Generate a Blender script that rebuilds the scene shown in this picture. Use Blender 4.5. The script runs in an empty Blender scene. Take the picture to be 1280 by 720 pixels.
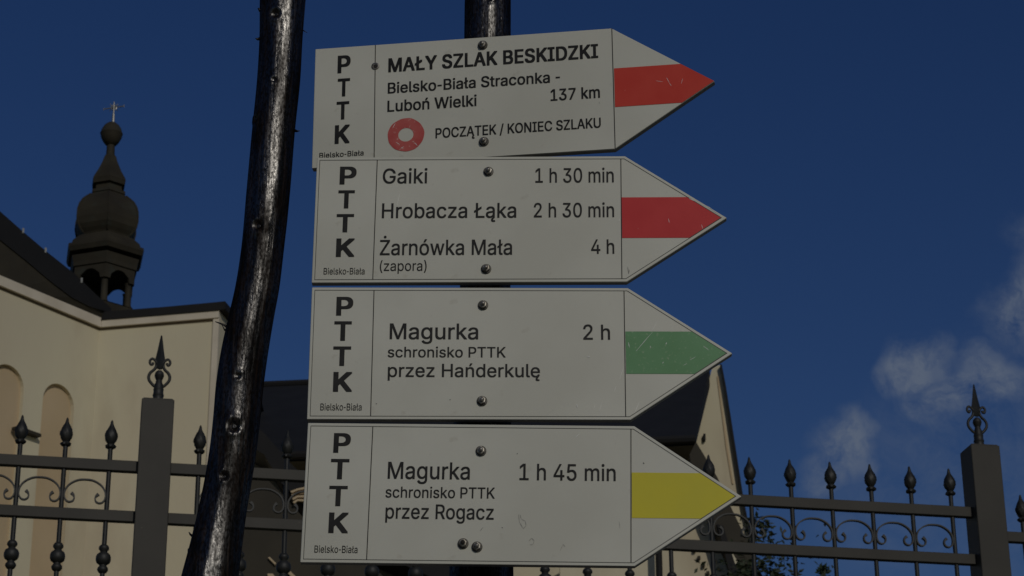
import bpy, bmesh, math, random
from mathutils import Vector, Matrix, noise
from mathutils.geometry import tessellate_polygon

random.seed(7)
S = bpy.context.scene
COL = S.collection
R = math.radians

# ------------------------------------------------------------------ camera, sky, sun, exposure
EYE = Vector((0, 0, 1.6))
FPX = 2802.65
CR = Vector((0.99997147, 0.00289641, -0.00697653))
CU = Vector((0.00755388, -0.38342251, 0.92354216))
CF = Vector((0, 0.92356851, 0.38343345))
cam_data = bpy.data.cameras.new('camera')
cam_data.sensor_width = 36
cam_data.lens = 36 * FPX / 1280
cam_data.clip_start = 0.05
cam_data.clip_end = 6000
cam_data.dof.use_dof = True
cam_data.dof.focus_distance = 2.5
cam_data.dof.aperture_fstop = 42
cam = bpy.data.objects.new('camera', cam_data)
COL.objects.link(cam)
cam.matrix_world = Matrix((
    (CR.x, CU.x, -CF.x, EYE.x), (CR.y, CU.y, -CF.y, EYE.y),
    (CR.z, CU.z, -CF.z, EYE.z), (0, 0, 0, 1)))
S.camera = cam
S.view_settings.view_transform = 'Standard'
S.view_settings.look = 'None'
S.view_settings.exposure = -1.90
S.view_settings.gamma = 1
S.cycles.max_bounces = 6

SUN_AZ, SUN_EL = R(19), R(26)          # behind the camera, a little to its right
to_sun = Vector((math.sin(SUN_AZ) * math.cos(SUN_EL), -math.cos(SUN_AZ) * math.cos(SUN_EL), math.sin(SUN_EL)))
sd = bpy.data.lights.new('sun', 'SUN')
sd.energy = 3.0
sd.angle = R(0.55)
sd.color = (1.0, 0.95, 0.86)
sun = bpy.data.objects.new('sun', sd)
COL.objects.link(sun)
sun.rotation_euler = to_sun.to_track_quat('Z', 'Y').to_euler()


def ray(px, py):
    """direction of the line of sight through a measured point"""
    return (CF * FPX + CR * (px - 640) - CU * (py - 360)).normalized()


def at_y(px, py, y):
    d = ray(px, py)
    return EYE + d * ((y - EYE.y) / d.y)


def at_z(px, py, z):
    d = ray(px, py)
    return EYE + d * ((z - EYE.z) / d.z)


def on_plane(px, py, p0, n):
    d = ray(px, py)
    return EYE + d * ((p0 - EYE).dot(n) / d.dot(n))


W = bpy.data.worlds.new('World')
S.world = W
W.use_nodes = True
nt = W.node_tree
nt.nodes.clear()


def N(t, **kw):
    n = nt.nodes.new(t)
    for k, v in kw.items():
        setattr(n, k, v)
    return n


def math_node(tree, op, a, b=None, c=None, clamp=False):
    n = tree.nodes.new('ShaderNodeMath')
    n.operation = op
    n.use_clamp = clamp
    for i, v in enumerate((a, b, c)):
        if v is None:
            continue
        if isinstance(v, (int, float)):
            n.inputs[i].default_value = v
        else:
            tree.links.new(v, n.inputs[i])
    return n.outputs[0]


sky = N('ShaderNodeTexSky', sky_type='NISHITA')
sky.sun_disc = False
sky.sun_elevation = SUN_EL
sky.sun_rotation = math.pi - SUN_AZ
sky.altitude = 350
sky.air_density = 1.0
sky.dust_density = 0.35
sky.ozone_density = 3.0
hs = N('ShaderNodeHueSaturation')
hs.inputs['Hue'].default_value = 0.518
hs.inputs['Saturation'].default_value = 1.26
hs.inputs['Value'].default_value = 0.95
nt.links.new(sky.outputs[0], hs.inputs['Color'])
tc = N('ShaderNodeTexCoord')
# broken fair-weather cloud: soft patches at these bearings, torn by noise
warp = N('ShaderNodeTexNoise')
warp.inputs['Scale'].default_value = 34
warp.inputs['Detail'].default_value = 5
nt.links.new(tc.outputs['Generated'], warp.inputs['Vector'])
wm = N('ShaderNodeVectorMath', operation='SUBTRACT')
nt.links.new(warp.outputs['Color'], wm.inputs[0])
wm.inputs[1].default_value = (0.5, 0.5, 0.5)
ws = N('ShaderNodeVectorMath', operation='SCALE')
nt.links.new(wm.outputs[0], ws.inputs[0])
ws.inputs['Scale'].default_value = 0.03
wa = N('ShaderNodeVectorMath', operation='ADD')
nt.links.new(tc.outputs['Generated'], wa.inputs[0])
nt.links.new(ws.outputs[0], wa.inputs[1])
patches = [(1058, 556, 0.019, .85), (1035, 585, 0.013, .6), (1082, 538, 0.012, .55), (1152, 458, 0.018, .85), (1176, 446, 0.013, .6),
           (1122, 474, 0.012, .5), (1196, 492, 0.016, .75), (1228, 476, 0.018, .85), (1165, 510, 0.013, .5), (1268, 392, 0.019, .8), (1292, 372, 0.022, .75),
           (1290, 300, 0.016, .35), (1180, 560, 0.045, .22), (1110, 640, 0.04, .16), (1270, 520, 0.045, .2), (1270, 620, 0.05, .2),
           (1420, 420, 0.05, .6), (1500, 640, 0.06, .6), (1700, 700, 0.09, .6), (1900, 420, 0.07, .5)]
dirs = [(ray(a, b), r, w) for a, b, r, w in patches]
rr = random.Random(11)
for _ in range(16):                                       # and scattered on round the rest of the sky
    az = R(rr.uniform(70, 320))
    el = R(rr.uniform(8, 32))
    dirs.append((Vector((math.sin(az) * math.cos(el), math.cos(az) * math.cos(el), math.sin(el))), rr.uniform(.05, .11), rr.uniform(.4, .7)))
acc = None
for dvec, r, w in dirs:
    ds = N('ShaderNodeVectorMath', operation='DISTANCE')
    nt.links.new(wa.outputs[0], ds.inputs[0])
    ds.inputs[1].default_value = dvec
    mr = N('ShaderNodeMapRange', interpolation_type='SMOOTHSTEP')
    nt.links.new(ds.outputs['Value'], mr.inputs['Value'])
    mr.inputs['From Min'].default_value = r * 0.3
    mr.inputs['From Max'].default_value = r * 1.1
    mr.inputs['To Min'].default_value = w
    mr.inputs['To Max'].default_value = 0
    acc = mr.outputs[0] if acc is None else math_node(nt, 'MAXIMUM', acc, mr.outputs[0])
fine = N('ShaderNodeTexNoise')
fine.inputs['Scale'].default_value = 48
fine.inputs['Detail'].default_value = 7
fine.inputs['Roughness'].default_value = 0.68
nt.links.new(wa.outputs[0], fine.inputs['Vector'])
fr = N('ShaderNodeMapRange')
nt.links.new(fine.outputs['Fac'], fr.inputs['Value'])
fr.inputs['From Min'].default_value = 0.32
fr.inputs['From Max'].default_value = 0.58
cl = math_node(nt, 'MULTIPLY', acc, fr.outputs[0])
cl = math_node(nt, 'MULTIPLY', cl, .95, clamp=True)
mx = N('ShaderNodeMix', data_type='RGBA')
nt.links.new(cl, mx.inputs['Factor'])
nt.links.new(hs.outputs[0], mx.inputs[6])
mx.inputs[7].default_value = (3.9, 4.8, 6.5, 1)
bg = N('ShaderNodeBackground')
bg.inputs['Strength'].default_value = 0.1
nt.links.new(mx.outputs[2], bg.inputs['Color'])
wo = N('ShaderNodeOutputWorld')
nt.links.new(bg.outputs[0], wo.inputs['Surface'])

# ------------------------------------------------------------------ helpers
def mesh_obj(name, verts, faces, mat=None, parent=None, smooth=False, mesh=None):
    if mesh is None:
        mesh = bpy.data.meshes.new(name)
        mesh.from_pydata([tuple(v) for v in verts], [], faces)
        if smooth:
            mesh.shade_smooth()
        if mat:
            mesh.materials.append(mat)
        mesh.update()
    o = bpy.data.objects.new(name, mesh)
    COL.objects.link(o)
    if parent is not None:
        o.parent = parent
    return o


class MB:
    """collects shapes that become ONE mesh object"""
    def __init__(self):
        self.v, self.f = [], []

    def add(self, v, f):
        n = len(self.v)
        self.v += [Vector(p) for p in v]
        self.f += [tuple(i + n for i in q) for q in f]
        return self

    def box(self, c, sx, sy, sz, ux=Vector((1, 0, 0)), uy=Vector((0, 1, 0)), uz=Vector((0, 0, 1))):
        c = Vector(c)
        v = [c + ux * (a * sx / 2) + uy * (b * sy / 2) + uz * (d * sz / 2) for d in (-1, 1) for b in (-1, 1) for a in (-1, 1)]
        return self.add(v, [(0, 2, 3, 1), (4, 5, 7, 6), (0, 1, 5, 4), (2, 6, 7, 3), (0, 4, 6, 2), (1, 3, 7, 5)])

    def prism(self, pts, off, holes=None):
        """closed solid: polygon pts (3D, planar) pushed along off; holes cut through"""
        loops = [list(pts)] + [list(h) for h in (holes or [])]
        off = Vector(off)
        flat = [Vector(p) for l in loops for p in l]
        tris = tessellate_polygon([[Vector(p) for p in l] for l in loops])
        n = len(flat)
        f = [tuple(t) for t in tris] + [tuple(n + i for i in reversed(t)) for t in tris]
        k = 0
        for l in loops:
            m = len(l)
            f += [(k + i, k + (i + 1) % m, n + k + (i + 1) % m, n + k + i) for i in range(m)]
            k += m
        return self.add(flat + [p + off for p in flat], f)

    def tube(self, path, rad, seg=8, cap=True):
        path = [Vector(p) for p in path]
        if not isinstance(rad, (list, tuple)):
            rad = [rad] * len(path)
        v, f = [], []
        up = None
        for i, p in enumerate(path):
            t = (path[min(i + 1, len(path) - 1)] - path[max(i - 1, 0)]).normalized()
            if up is None:
                up = t.orthogonal().normalized()
            up = (up - t * up.dot(t)).normalized()
            w = t.cross(up)
            for k in range(seg):
                a = 2 * math.pi * k / seg
                v.append(p + (up * math.cos(a) + w * math.sin(a)) * rad[i])
        for i in range(len(path) - 1):
            for k in range(seg):
                f.append((i * seg + k, i * seg + (k + 1) % seg, (i + 1) * seg + (k + 1) % seg, (i + 1) * seg + k))
        if cap:
            f.append(tuple(reversed(range(seg))))
            f.append(tuple((len(path) - 1) * seg + k for k in range(seg)))
        return self.add(v, f)

    def lathe(self, prof, seg=16, origin=(0, 0, 0), phase=0.0, flute=0.0, nfl=6, twist=0.0, axis=None):
        """prof: (r, z) from bottom to top"""
        o = Vector(origin)
        v, f = [], []
        for r, z in prof:
            for k in range(seg):
                a = 2 * math.pi * k / seg + phase
                q = r * (1 + flute * math.cos(nfl * (a + twist * z))) if flute else r
                p = Vector((q * math.cos(a), q * math.sin(a), z))
                if axis is not None:
                    p = axis @ p
                v.append(o + p)
        for i in range(len(prof) - 1):
            for k in range(seg):
                f.append((i * seg + k, i * seg + (k + 1) % seg, (i + 1) * seg + (k + 1) % seg, (i + 1) * seg + k))
        f.append(tuple(reversed(range(seg))))
        f.append(tuple((len(prof) - 1) * seg + k for k in range(seg)))
        return self.add(v, f)

    def build(self, name, mat, parent=None, smooth=False, origin=None, bevel=0.0, auto=None):
        o = mesh_obj(name, self.v, self.f, mat)
        if origin is not None:
            origin = Vector(origin)
            o.data.transform(Matrix.Translation(-origin))
            o.location = origin
        bm = bmesh.new()
        bm.from_mesh(o.data)
        bmesh.ops.recalc_face_normals(bm, faces=bm.faces)
        bm.to_mesh(o.data)
        bm.free()
        if smooth:
            o.data.shade_smooth()
            if auto:
                o.data.set_sharp_from_angle(angle=R(auto))
        if bevel:
            m = o.modifiers.new('bevel', 'BEVEL')
            m.width = bevel
            m.segments = 2
            m.limit_method = 'ANGLE'
        if parent is not None:
            o.parent = parent
            o.matrix_parent_inverse = Matrix.Translation(-parent.location) if parent.type == 'EMPTY' or parent.location.length else Matrix()
        return o


def thing(name, label, cat, loc=(0, 0, 0), group=None, mat4=None):
    o = bpy.data.objects.new(name, None)
    o.empty_display_size = 0.1
    COL.objects.link(o)
    o.location = loc
    if mat4 is not None:
        o.matrix_world = mat4
    return tag(o, label, cat, group)


def tag(o, label, cat, group=None):
    o['label'] = label
    o['category'] = cat
    if group:
        o['group'] = group
    return o


def new_mat(name, col, rough=0.6, metal=0.0, **kw):
    m = bpy.data.materials.new(name)
    m.use_nodes = True
    b = m.node_tree.nodes['Principled BSDF']
    b.inputs['Base Color'].default_value = (*col, 1)
    b.inputs['Roughness'].default_value = rough
    b.inputs['Metallic'].default_value = metal
    for k, v in kw.items():
        b.inputs[k].default_value = v
    return m


def mottled(name, c1, c2, scale=5, rough=0.7, detail=6, bump=0.0, bump_scale=40, metal=0.0, stretch=(1, 1, 1), lo=.35, hi=.65,
            rough2=None, c3=None, s3=60, lo3=.62, hi3=.68, a3=1.0, dist=0.02):
    """base colour varies between c1 and c2 by noise; optional specks of c3; fine relief"""
    m = new_mat(name, c1, rough, metal)
    t = m.node_tree
    b = t.nodes['Principled BSDF']
    tcn = t.nodes.new('ShaderNodeTexCoord')
    mp = t.nodes.new('ShaderNodeMapping')
    mp.inputs['Scale'].default_value = stretch
    t.links.new(tcn.outputs['Object'], mp.inputs['Vector'])

    def nz(sc, de, l, h):
        n = t.nodes.new('ShaderNodeTexNoise')
        n.inputs['Scale'].default_value = sc
        n.inputs['Detail'].default_value = de
        t.links.new(mp.outputs[0], n.inputs['Vector'])
        r = t.nodes.new('ShaderNodeMapRange')
        r.inputs['From Min'].default_value = l
        r.inputs['From Max'].default_value = h
        t.links.new(n.outputs['Fac'], r.inputs['Value'])
        return r.outputs[0], n
    f, n1 = nz(scale, detail, lo, hi)
    mxn = t.nodes.new('ShaderNodeMix')
    mxn.data_type = 'RGBA'
    mxn.inputs[6].default_value = (*c1, 1)
    mxn.inputs[7].default_value = (*c2, 1)
    t.links.new(f, mxn.inputs['Factor'])
    out = mxn.outputs[2]
    if c3:
        g, _ = nz(s3, 8, lo3, hi3)
        m3 = t.nodes.new('ShaderNodeMix')
        m3.data_type = 'RGBA'
        t.links.new(math_node(t, 'MULTIPLY', g, a3), m3.inputs['Factor'])
        t.links.new(out, m3.inputs[6])
        m3.inputs[7].default_value = (*c3, 1)
        out = m3.outputs[2]
    t.links.new(out, b.inputs['Base Color'])
    if rough2 is not None:
        q = t.nodes.new('ShaderNodeMapRange')
        q.inputs['To Min'].default_value = rough
        q.inputs['To Max'].default_value = rough2
        t.links.new(f, q.inputs['Value'])
        t.links.new(q.outputs[0], b.inputs['Roughness'])
    if bump:
        _, n2 = nz(bump_scale, 8, 0, 1)
        bp = t.nodes.new('ShaderNodeBump')
        bp.inputs['Strength'].default_value = bump
        bp.inputs['Distance'].default_value = dist
        t.links.new(n2.outputs['Fac'], bp.inputs['Height'])
        t.links.new(bp.outputs[0], b.inputs['Normal'])
    return m

# ------------------------------------------------------------------ materials
M_plaster = mottled('lime_plaster', (.72, .655, .46), (.67, .585, .415), scale=.55, rough=.9, bump=.12, bump_scale=9, stretch=(1, 1, .38), dist=.03,
                    c3=(.46, .37, .25), s3=1.0, lo3=.54, hi3=.74, a3=.55)
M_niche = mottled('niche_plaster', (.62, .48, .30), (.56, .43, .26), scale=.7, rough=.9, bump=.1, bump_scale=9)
M_trim = mottled('pale_trim', (.74, .66, .52), (.64, .56, .43), scale=2, rough=.85)
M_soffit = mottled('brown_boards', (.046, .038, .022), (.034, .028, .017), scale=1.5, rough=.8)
M_groove_shade = new_mat('groove_shadow_paint', (.17, .125, .075), .9)
M_tin = mottled('black_tin', (.005, .0045, .004), (.009, .008, .007), scale=2, rough=.8)
M_copper = mottled('dark_sheet_copper', (.050, .043, .028), (.034, .029, .020), scale=1.8, rough=.7, metal=0.0, c3=(.045, .05, .04), s3=3, lo3=.55, hi3=.75)
M_slate = mottled('slate', (.005, .006, .008), (.009, .010, .012), scale=2.5, rough=.85, bump=.25, bump_scale=6)
M_cross = new_mat('gilt_iron', (.30, .29, .25), .35, .8)
M_fence = mottled('fence_paint', (.058, .053, .042), (.046, .042, .034), scale=6, rough=.5, c3=(.2, .17, .13), s3=55, lo3=.71, hi3=.76, a3=.6,
                  bump=.10, bump_scale=160, dist=.001)
M_iron = mottled('wrought_iron_paint', (.022, .022, .018), (.014, .014, .011), scale=25, rough=.55, bump=.2, bump_scale=220, dist=.0015)
M_stone = mottled('plinth_stone', (.26, .24, .20), (.17, .16, .14), scale=3, rough=.9, bump=.4, bump_scale=20)
M_ground = mottled('ground_grass', (.06, .075, .03), (.09, .085, .045), scale=1.2, rough=.95, bump=.5, bump_scale=8)
M_paving = mottled('paving', (.2, .19, .17), (.15, .14, .13), scale=3, rough=.9, bump=.3, bump_scale=25)
M_bark = mottled('tree_bark', (.07, .05, .035), (.04, .03, .022), scale=14, rough=.95, bump=.6, bump_scale=30, stretch=(1, 1, .2))
M_leaf = mottled('leaf', (.022, .035, .012), (.042, .052, .018), scale=2.2, rough=.6)
M_needle = mottled('needle', (.022, .045, .018), (.035, .06, .022), scale=3, rough=.7)

# sign paints: all in the sign's own metres
M_face = mottled('sign_enamel', (.665, .65, .55), (.59, .575, .48), scale=6, rough=.42, bump=.05, bump_scale=60, dist=.0006,
                 c3=(.42, .38, .29), s3=55, lo3=.66, hi3=.78, a3=.45)
M_edge = mottled('sign_edge_steel', (.50, .50, .46), (.36, .35, .31), scale=60, rough=.5, metal=.2)
M_back = new_mat('sign_back', (.22, .22, .21), .5, .5)
M_ink = mottled('black_print', (.012, .012, .011), (.022, .021, .019), scale=80, rough=.5)
M_line = new_mat('grey_print', (.075, .075, .068), .5)
M_red = mottled('red_orange_print', (.63, .056, .036), (.66, .070, .045), scale=30, rough=.42, c3=(.7, .32, .24), s3=150, lo3=.70, hi3=.79, a3=.5)
M_red2 = mottled('red_print', (.60, .030, .032), (.64, .040, .040), scale=30, rough=.42, c3=(.7, .4, .34), s3=190, lo3=.72, hi3=.80, a3=.5)
M_ringred = mottled('faded_red_print', (.50, .085, .075), (.55, .13, .11), scale=50, rough=.45, c3=(.72, .5, .42), s3=230, lo3=.60, hi3=.72, a3=.6)
M_green = mottled('green_print', (.125, .30, .125), (.15, .34, .155), scale=20, rough=.42, c3=(.42, .50, .33), s3=260, lo3=.60, hi3=.72, a3=.5)
M_yellow = mottled('yellow_print', (.70, .60, .035), (.65, .57, .045), scale=14, rough=.42)
M_bolt = mottled('dull_zinc', (.34, .32, .28), (.12, .105, .08), scale=260, rough=.42, metal=.7)
M_washer = mottled('shade_ring_washer', (.12, .11, .095), (.05, .045, .035), scale=300, rough=.5, metal=.5)  # darker than the nut: shade ring round each bolt put into the colour
M_hole = new_mat('rust_hole', (.02, .016, .012), .8)


for _m in (M_face, M_ink, M_line, M_red, M_red2, M_ringred, M_green, M_yellow, M_fence, M_plaster, M_niche, M_trim, M_copper):
    _m.node_tree.nodes['Principled BSDF'].inputs['Specular IOR Level'].default_value = .18


def tarred(name):
    m = new_mat(name, (.006, .005, .005), .3)
    t = m.node_tree
    b = t.nodes['Principled BSDF']
    tcn = t.nodes.new('ShaderNodeTexCoord')

    def nz(sc, de, stretch, ro=.6):
        mp = t.nodes.new('ShaderNodeMapping')
        mp.inputs['Scale'].default_value = stretch
        t.links.new(tcn.outputs['Object'], mp.inputs['Vector'])
        n = t.nodes.new('ShaderNodeTexNoise')
        n.inputs['Scale'].default_value = sc
        n.inputs['Detail'].default_value = de
        n.inputs['Roughness'].default_value = ro
        t.links.new(mp.outputs[0], n.inputs['Vector'])
        return n.outputs['Fac']

    def mr(v, a, bb, c, d):
        r = t.nodes.new('ShaderNodeMapRange')
        for k, q in zip(('From Min', 'From Max', 'To Min', 'To Max'), (a, bb, c, d)):
            r.inputs[k].default_value = q
        t.links.new(v, r.inputs['Value'])
        return r.outputs[0]
    grain = nz(260, 6, (1, 1, .055))
    patch = nz(38, 5, (1, 1, .25))
    grit = nz(420, 4, (1, 1, .5))
    cm = t.nodes.new('ShaderNodeMix')
    cm.data_type = 'RGBA'
    cm.inputs[6].default_value = (.005, .0045, .004, 1)
    cm.inputs[7].default_value = (.022, .012, .007, 1)
    t.links.new(mr(grain, .45, .75, 0, 1), cm.inputs['Factor'])
    t.links.new(cm.outputs[2], b.inputs['Base Color'])
    b.inputs['Roughness'].default_value = .9
    b.inputs['Specular IOR Level'].default_value = 0
    gl = t.nodes.new('ShaderNodeBsdfGlossy')
    gl.inputs['Color'].default_value = (1, .97, .93, 1)
    t.links.new(math_node(t, 'ADD', mr(grain, .44, .60, .23, .42), mr(patch, .5, .66, 0, .15)), gl.inputs['Roughness'])
    ms = t.nodes.new('ShaderNodeMixShader')
    t.links.new(math_node(t, 'MULTIPLY', mr(patch, .40, .60, .080, .014), mr(grit, .40, .56, .30, 1.3)), ms.inputs[0])
    h = math_node(t, 'ADD', math_node(t, 'MULTIPLY', grain, 1.3), math_node(t, 'MULTIPLY', grit, .8))
    bp = t.nodes.new('ShaderNodeBump')
    bp.inputs['Strength'].default_value = .6
    bp.inputs['Distance'].default_value = .0006
    t.links.new(h, bp.inputs['Height'])
    t.links.new(bp.outputs[0], gl.inputs['Normal'])
    t.links.new(b.outputs[0], ms.inputs[1])
    t.links.new(gl.outputs[0], ms.inputs[2])
    t.links.new(ms.outputs[0], t.nodes['Material Output'].inputs['Surface'])
    return m


M_tar = tarred('tarred_wood')
M_tarstub = new_mat('tarred_stub', (.006, .005, .005), .45)


def struct(name, mb, mat, **kw):
    o = mb.build(name, mat, **kw)
    o['kind'] = 'structure'
    return o


# ------------------------------------------------------------------ ground
g = MB()
nseg = 48
g.add([(3000 * math.cos(2 * math.pi * k / nseg), 3000 * math.sin(2 * math.pi * k / nseg), 0) for k in range(nseg)], [tuple(range(nseg))])
struct('ground', g, M_ground)
g = MB()
g.box((0, 1.0, .01), 60, 7, .04)
struct('pavement', g, M_paving)

# ------------------------------------------------------------------ church, left wing: two walls meeting in a re-entrant corner
CY = 34.0
UP = Vector((0, 0, 1))
Cc = at_y(125.3, 399.4, CY)
zc = Cc.z
PL = at_z(-70, 346.8 - 70 * .419, zc)
PR = at_z(275.5, 387.1, zc)
nL = (Cc - PL).cross(UP).normalized()
if nL.dot(EYE - Cc) < 0:
    nL = -nL
nR = (PR - Cc).cross(UP).normalized()
if nR.dot(EYE - Cc) < 0:
    nR = -nR
uL = (Cc - PL).normalized()
uR = (PR - Cc).normalized()
ch = thing('church', 'cream plastered church wing with black roof edge and arched niches behind fence', 'church', (Cc.x, Cc.y, 0))


def wp(px, py, n=None, off=0.0):                 # a measured point on the left (default) wall plane
    n = nL if n is None else n
    return on_plane(px, py, Cc + n * off, n)


def arch_loop(xl, xr, ytop, ysp, ybot):
    """niche outline: from measured edges on the oblique wall"""
    a = wp(xl, ybot); b = wp(xr, ybot)
    u = (b - a); u.z = 0
    w = u.length; u.normalize()
    zt = wp((xl + xr) / 2, ytop).z
    zs = zt - w / 2
    a = Vector((a.x, a.y, 0)); zb = 0.9 * zs - 3
    zb = zs - 3.3
    pts = [a + UP * zb, a + u * w + UP * zb]
    for k in range(13):
        t = math.pi * k / 12
        pts.append(a + u * (w / 2 + w / 2 * math.cos(t)) + UP * (zs + w / 2 * math.sin(t)))
    return pts


gap = wp(90, 500) - wp(20, 500)
gap.z = 0
niches = [arch_loop(50, 90, 478.5, 500, 545)]
nstep = (wp(69, 478.5) - wp(6, 449)).length
for k in (1, 2):
    niches.append([p - uL * (k * nstep) for p in niches[0]])
m = MB()
far = PL - uL * 4
wall_loop = [Vector((far.x, far.y, 0)), Vector((Cc.x, Cc.y, 0)), Cc.copy(), far.copy()]
m.prism(wall_loop, -nL * .07, holes=niches)
m.build('wall', M_plaster, ch)
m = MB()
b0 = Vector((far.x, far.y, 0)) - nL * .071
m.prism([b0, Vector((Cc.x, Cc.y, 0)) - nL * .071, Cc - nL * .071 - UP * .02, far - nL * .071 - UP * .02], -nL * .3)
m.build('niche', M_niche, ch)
# brown sill bar between the niches
a, b = wp(14.5, 540.5), wp(46, 541.5)
zb = (a.z + b.z) / 2
m = MB()
a.z = b.z = zb
m.box((a + b) / 2 + nL * .05, (b - a).length * .95, .14, .05, ux=uL, uy=nL)
m.build('sill_bar', M_soffit, ch)
# right wall
m = MB()
m.prism([Vector((Cc.x, Cc.y, 0)), Vector((PR.x, PR.y, 0)), PR, Cc], -nR * 1.2)
m.build('wall', M_plaster, ch)
# cornice bands
m = MB()
hc = .16
m.prism([far - UP * hc, Cc - UP * hc, Cc, far], nL * .07)
m.build('cornice', M_trim, ch)
m = MB()
m.prism([Cc - UP * hc + uR * .06, PR - UP * hc, PR, Cc + uR * .06], nR * .068)
m.prism([Vector((PR.x, PR.y, 0)) - uR * .10, Vector((PR.x, PR.y, 0)), PR - UP * (hc + .001), PR - UP * (hc + .001) - uR * .10], nR * .045)
m.build('cornice', M_trim, ch)
# thin strips under the cornice, coloured brown as its shadow line
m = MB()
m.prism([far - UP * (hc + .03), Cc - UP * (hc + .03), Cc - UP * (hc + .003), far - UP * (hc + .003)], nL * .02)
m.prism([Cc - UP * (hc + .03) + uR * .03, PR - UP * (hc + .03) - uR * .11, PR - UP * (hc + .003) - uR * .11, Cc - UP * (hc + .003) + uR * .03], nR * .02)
m.build('moulding', M_groove_shade, ch)
# bell-cast verge: boards underneath, black tin edge above
OV = .10
low = [(-75, 240), (0, 299.6), (35.4, 327.9), (62, 350.5), (89.7, 371.6), (112, 383), (139, 391)]
top = [(-75, 199), (0, 264), (28.3, 289), (59, 315), (94.4, 343), (118, 366), (139, 385.2)]
B = [wp(x, y, off=OV) for x, y in low]
T = [wp(x, y, off=OV) for x, y in top]
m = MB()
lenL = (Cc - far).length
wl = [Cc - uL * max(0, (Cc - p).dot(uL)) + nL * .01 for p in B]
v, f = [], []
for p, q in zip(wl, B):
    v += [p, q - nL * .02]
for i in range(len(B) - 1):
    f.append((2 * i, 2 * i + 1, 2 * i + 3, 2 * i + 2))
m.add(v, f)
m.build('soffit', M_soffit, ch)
m = MB()
v, f = [], []
apex = at_y(129, 398, 42)
for p, q in zip(B, T):
    v += [p, q, q - nL * 4.5 - UP * .02, p - nL * 4.5 - UP * .02]
n_ = len(B)
for i in range(n_ - 1):
    a = 4 * i
    b = a + 4
    f += [(a, b, b + 1, a + 1), (a + 1, b + 1, b + 2, a + 2), (a, a + 3, b + 3, b)]
f += [(0, 1, 2, 3), (4 * n_ - 4, 4 * n_ - 1, 4 * n_ - 2, 4 * n_ - 3)]
m.add(v, f)
rf = m.build('roof', M_tin, ch)
# small snow-guard studs on the verge
for x, y in ((29, 288), (57, 312.5), (102, 350)):
    m = MB()
    p = wp(x, y, off=OV)
    m.tube([p - UP * .05, p + UP * .035], .018, 6)
    m.build('roof_hook', M_edge, rf)
m = MB()
rb = [(126, 399.6), (150, 397.7), (200, 393.6), (276, 387.2), (281.5, 386)]
rt = [(130, 389.5), (161, 387), (200, 384), (255, 379), (281.5, 376.5)]
Bv = [wp(x, y, nR, .09) for x, y in rb]
Tv = [wp(x, y, nR, .09) for x, y in rt]
m.prism(Bv + list(reversed(Tv)), -nR * 2.2)
m.build('roof', M_tin, ch)
# rain pipe down the right corner
m = MB()
a = wp(279, 386, nR, -.35)
m.tube([a + UP * .1, Vector((a.x, a.y, 0))], .055, 10)
m.build('downpipe', M_tin, ch)
# low roof behind the verge that carries the turret
m = MB()
ap = at_y(129, 396, 42)
ring_ = [T[1] - nL * 1.5 - UP * .3, T[4] - nL * 1.5 - UP * .3, T[6] - nL * 1.0 - UP * .2, Tv[1] - nR * .5 - UP * .1, Tv[-1] - nR * 1.0 - UP * .1,
         Tv[-1] + Vector((0, 14, -.5)), T[1] + Vector((0, 16, -1))]
m.add([ap] + ring_, [(0, i, i + 1) for i in range(1, 7)])
m.build('roof', M_tin, ch)

# ------------------------------------------------------------------ ridge turret with onion dome
TY = 42.0
base = at_y(126.0, 392, TY)
AX = Vector((base.x + .02, TY, 0))
tur = thing('ridge_turret', 'dark onion domed turret with a cross on the church roof', 'turret', (AX.x, AX.y, base.z))


def tz(y):
    return at_y(131 + (330 - y) * .05, y, TY).z


PXM = (at_y(131, 330, TY) - EYE).dot(CF) / FPX        # metres per pixel at the turret


def pr(rows):
    return [(hw * PXM, tz(y)) for y, hw in rows]


PH = -math.pi / 2 + .23
HX = 1 / .885                         # six-sided: corner radius from the half width seen
O = (AX.x, AX.y, 0)


def turret_part(name, rows, seg=6, smooth=False, mat=None):
    mm = MB()
    if seg == 6:
        rows = [(y, hw * HX) for y, hw in rows]
    mm.lathe(pr(rows), seg, O, PH)
    return mm.build(name, mat or M_copper, tur, smooth=smooth, auto=35 if smooth else None)


turret_part('drum', [(425, 36), (391, 36), (390.5, 37)])
turret_part('cornice', [(344.5, 37), (344, 39.5), (339, 40), (331, 42), (330.5, 38)])
turret_part('eave', [(327, 37.5), (326.5, 45), (321, 47.4), (317.5, 47), (317, 43.5), (312, 42), (304, 34), (301, 29)])
turret_part('onion', [(302, 28), (299, 29.5), (295, 33), (290, 36.2), (282, 37.8), (272, 37.4), (265, 35.5), (258, 31.5), (253, 26.5), (249, 22), (245.5, 19)])
turret_part('collar', [(246.5, 17), (246.2, 21.2), (242.5, 20.8), (242, 16.8), (234.6, 16.2), (234.2, 20.0), (229, 20.6), (228.6, 17)])
turret_part('spire', [(229, 20.8), (226.8, 20.4), (215, 14.2), (204, 9.6), (197, 7.4), (195, 6)])
turret_part('neck', [(197.5, 7.6), (196.5, 7.6), (196, 5.6), (190, 5.4), (180, 5.0)], 12, True)
turret_part('ball', [(182.5, 3), (181.5, 6.5), (177, 10.5), (172, 13.2), (168.5, 13.9), (167.8, 14.4), (166.8, 14.4), (166, 13.8), (162, 12.6), (157.5, 9.6), (154.5, 6), (153.5, 2.2)], 16, True)
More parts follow.
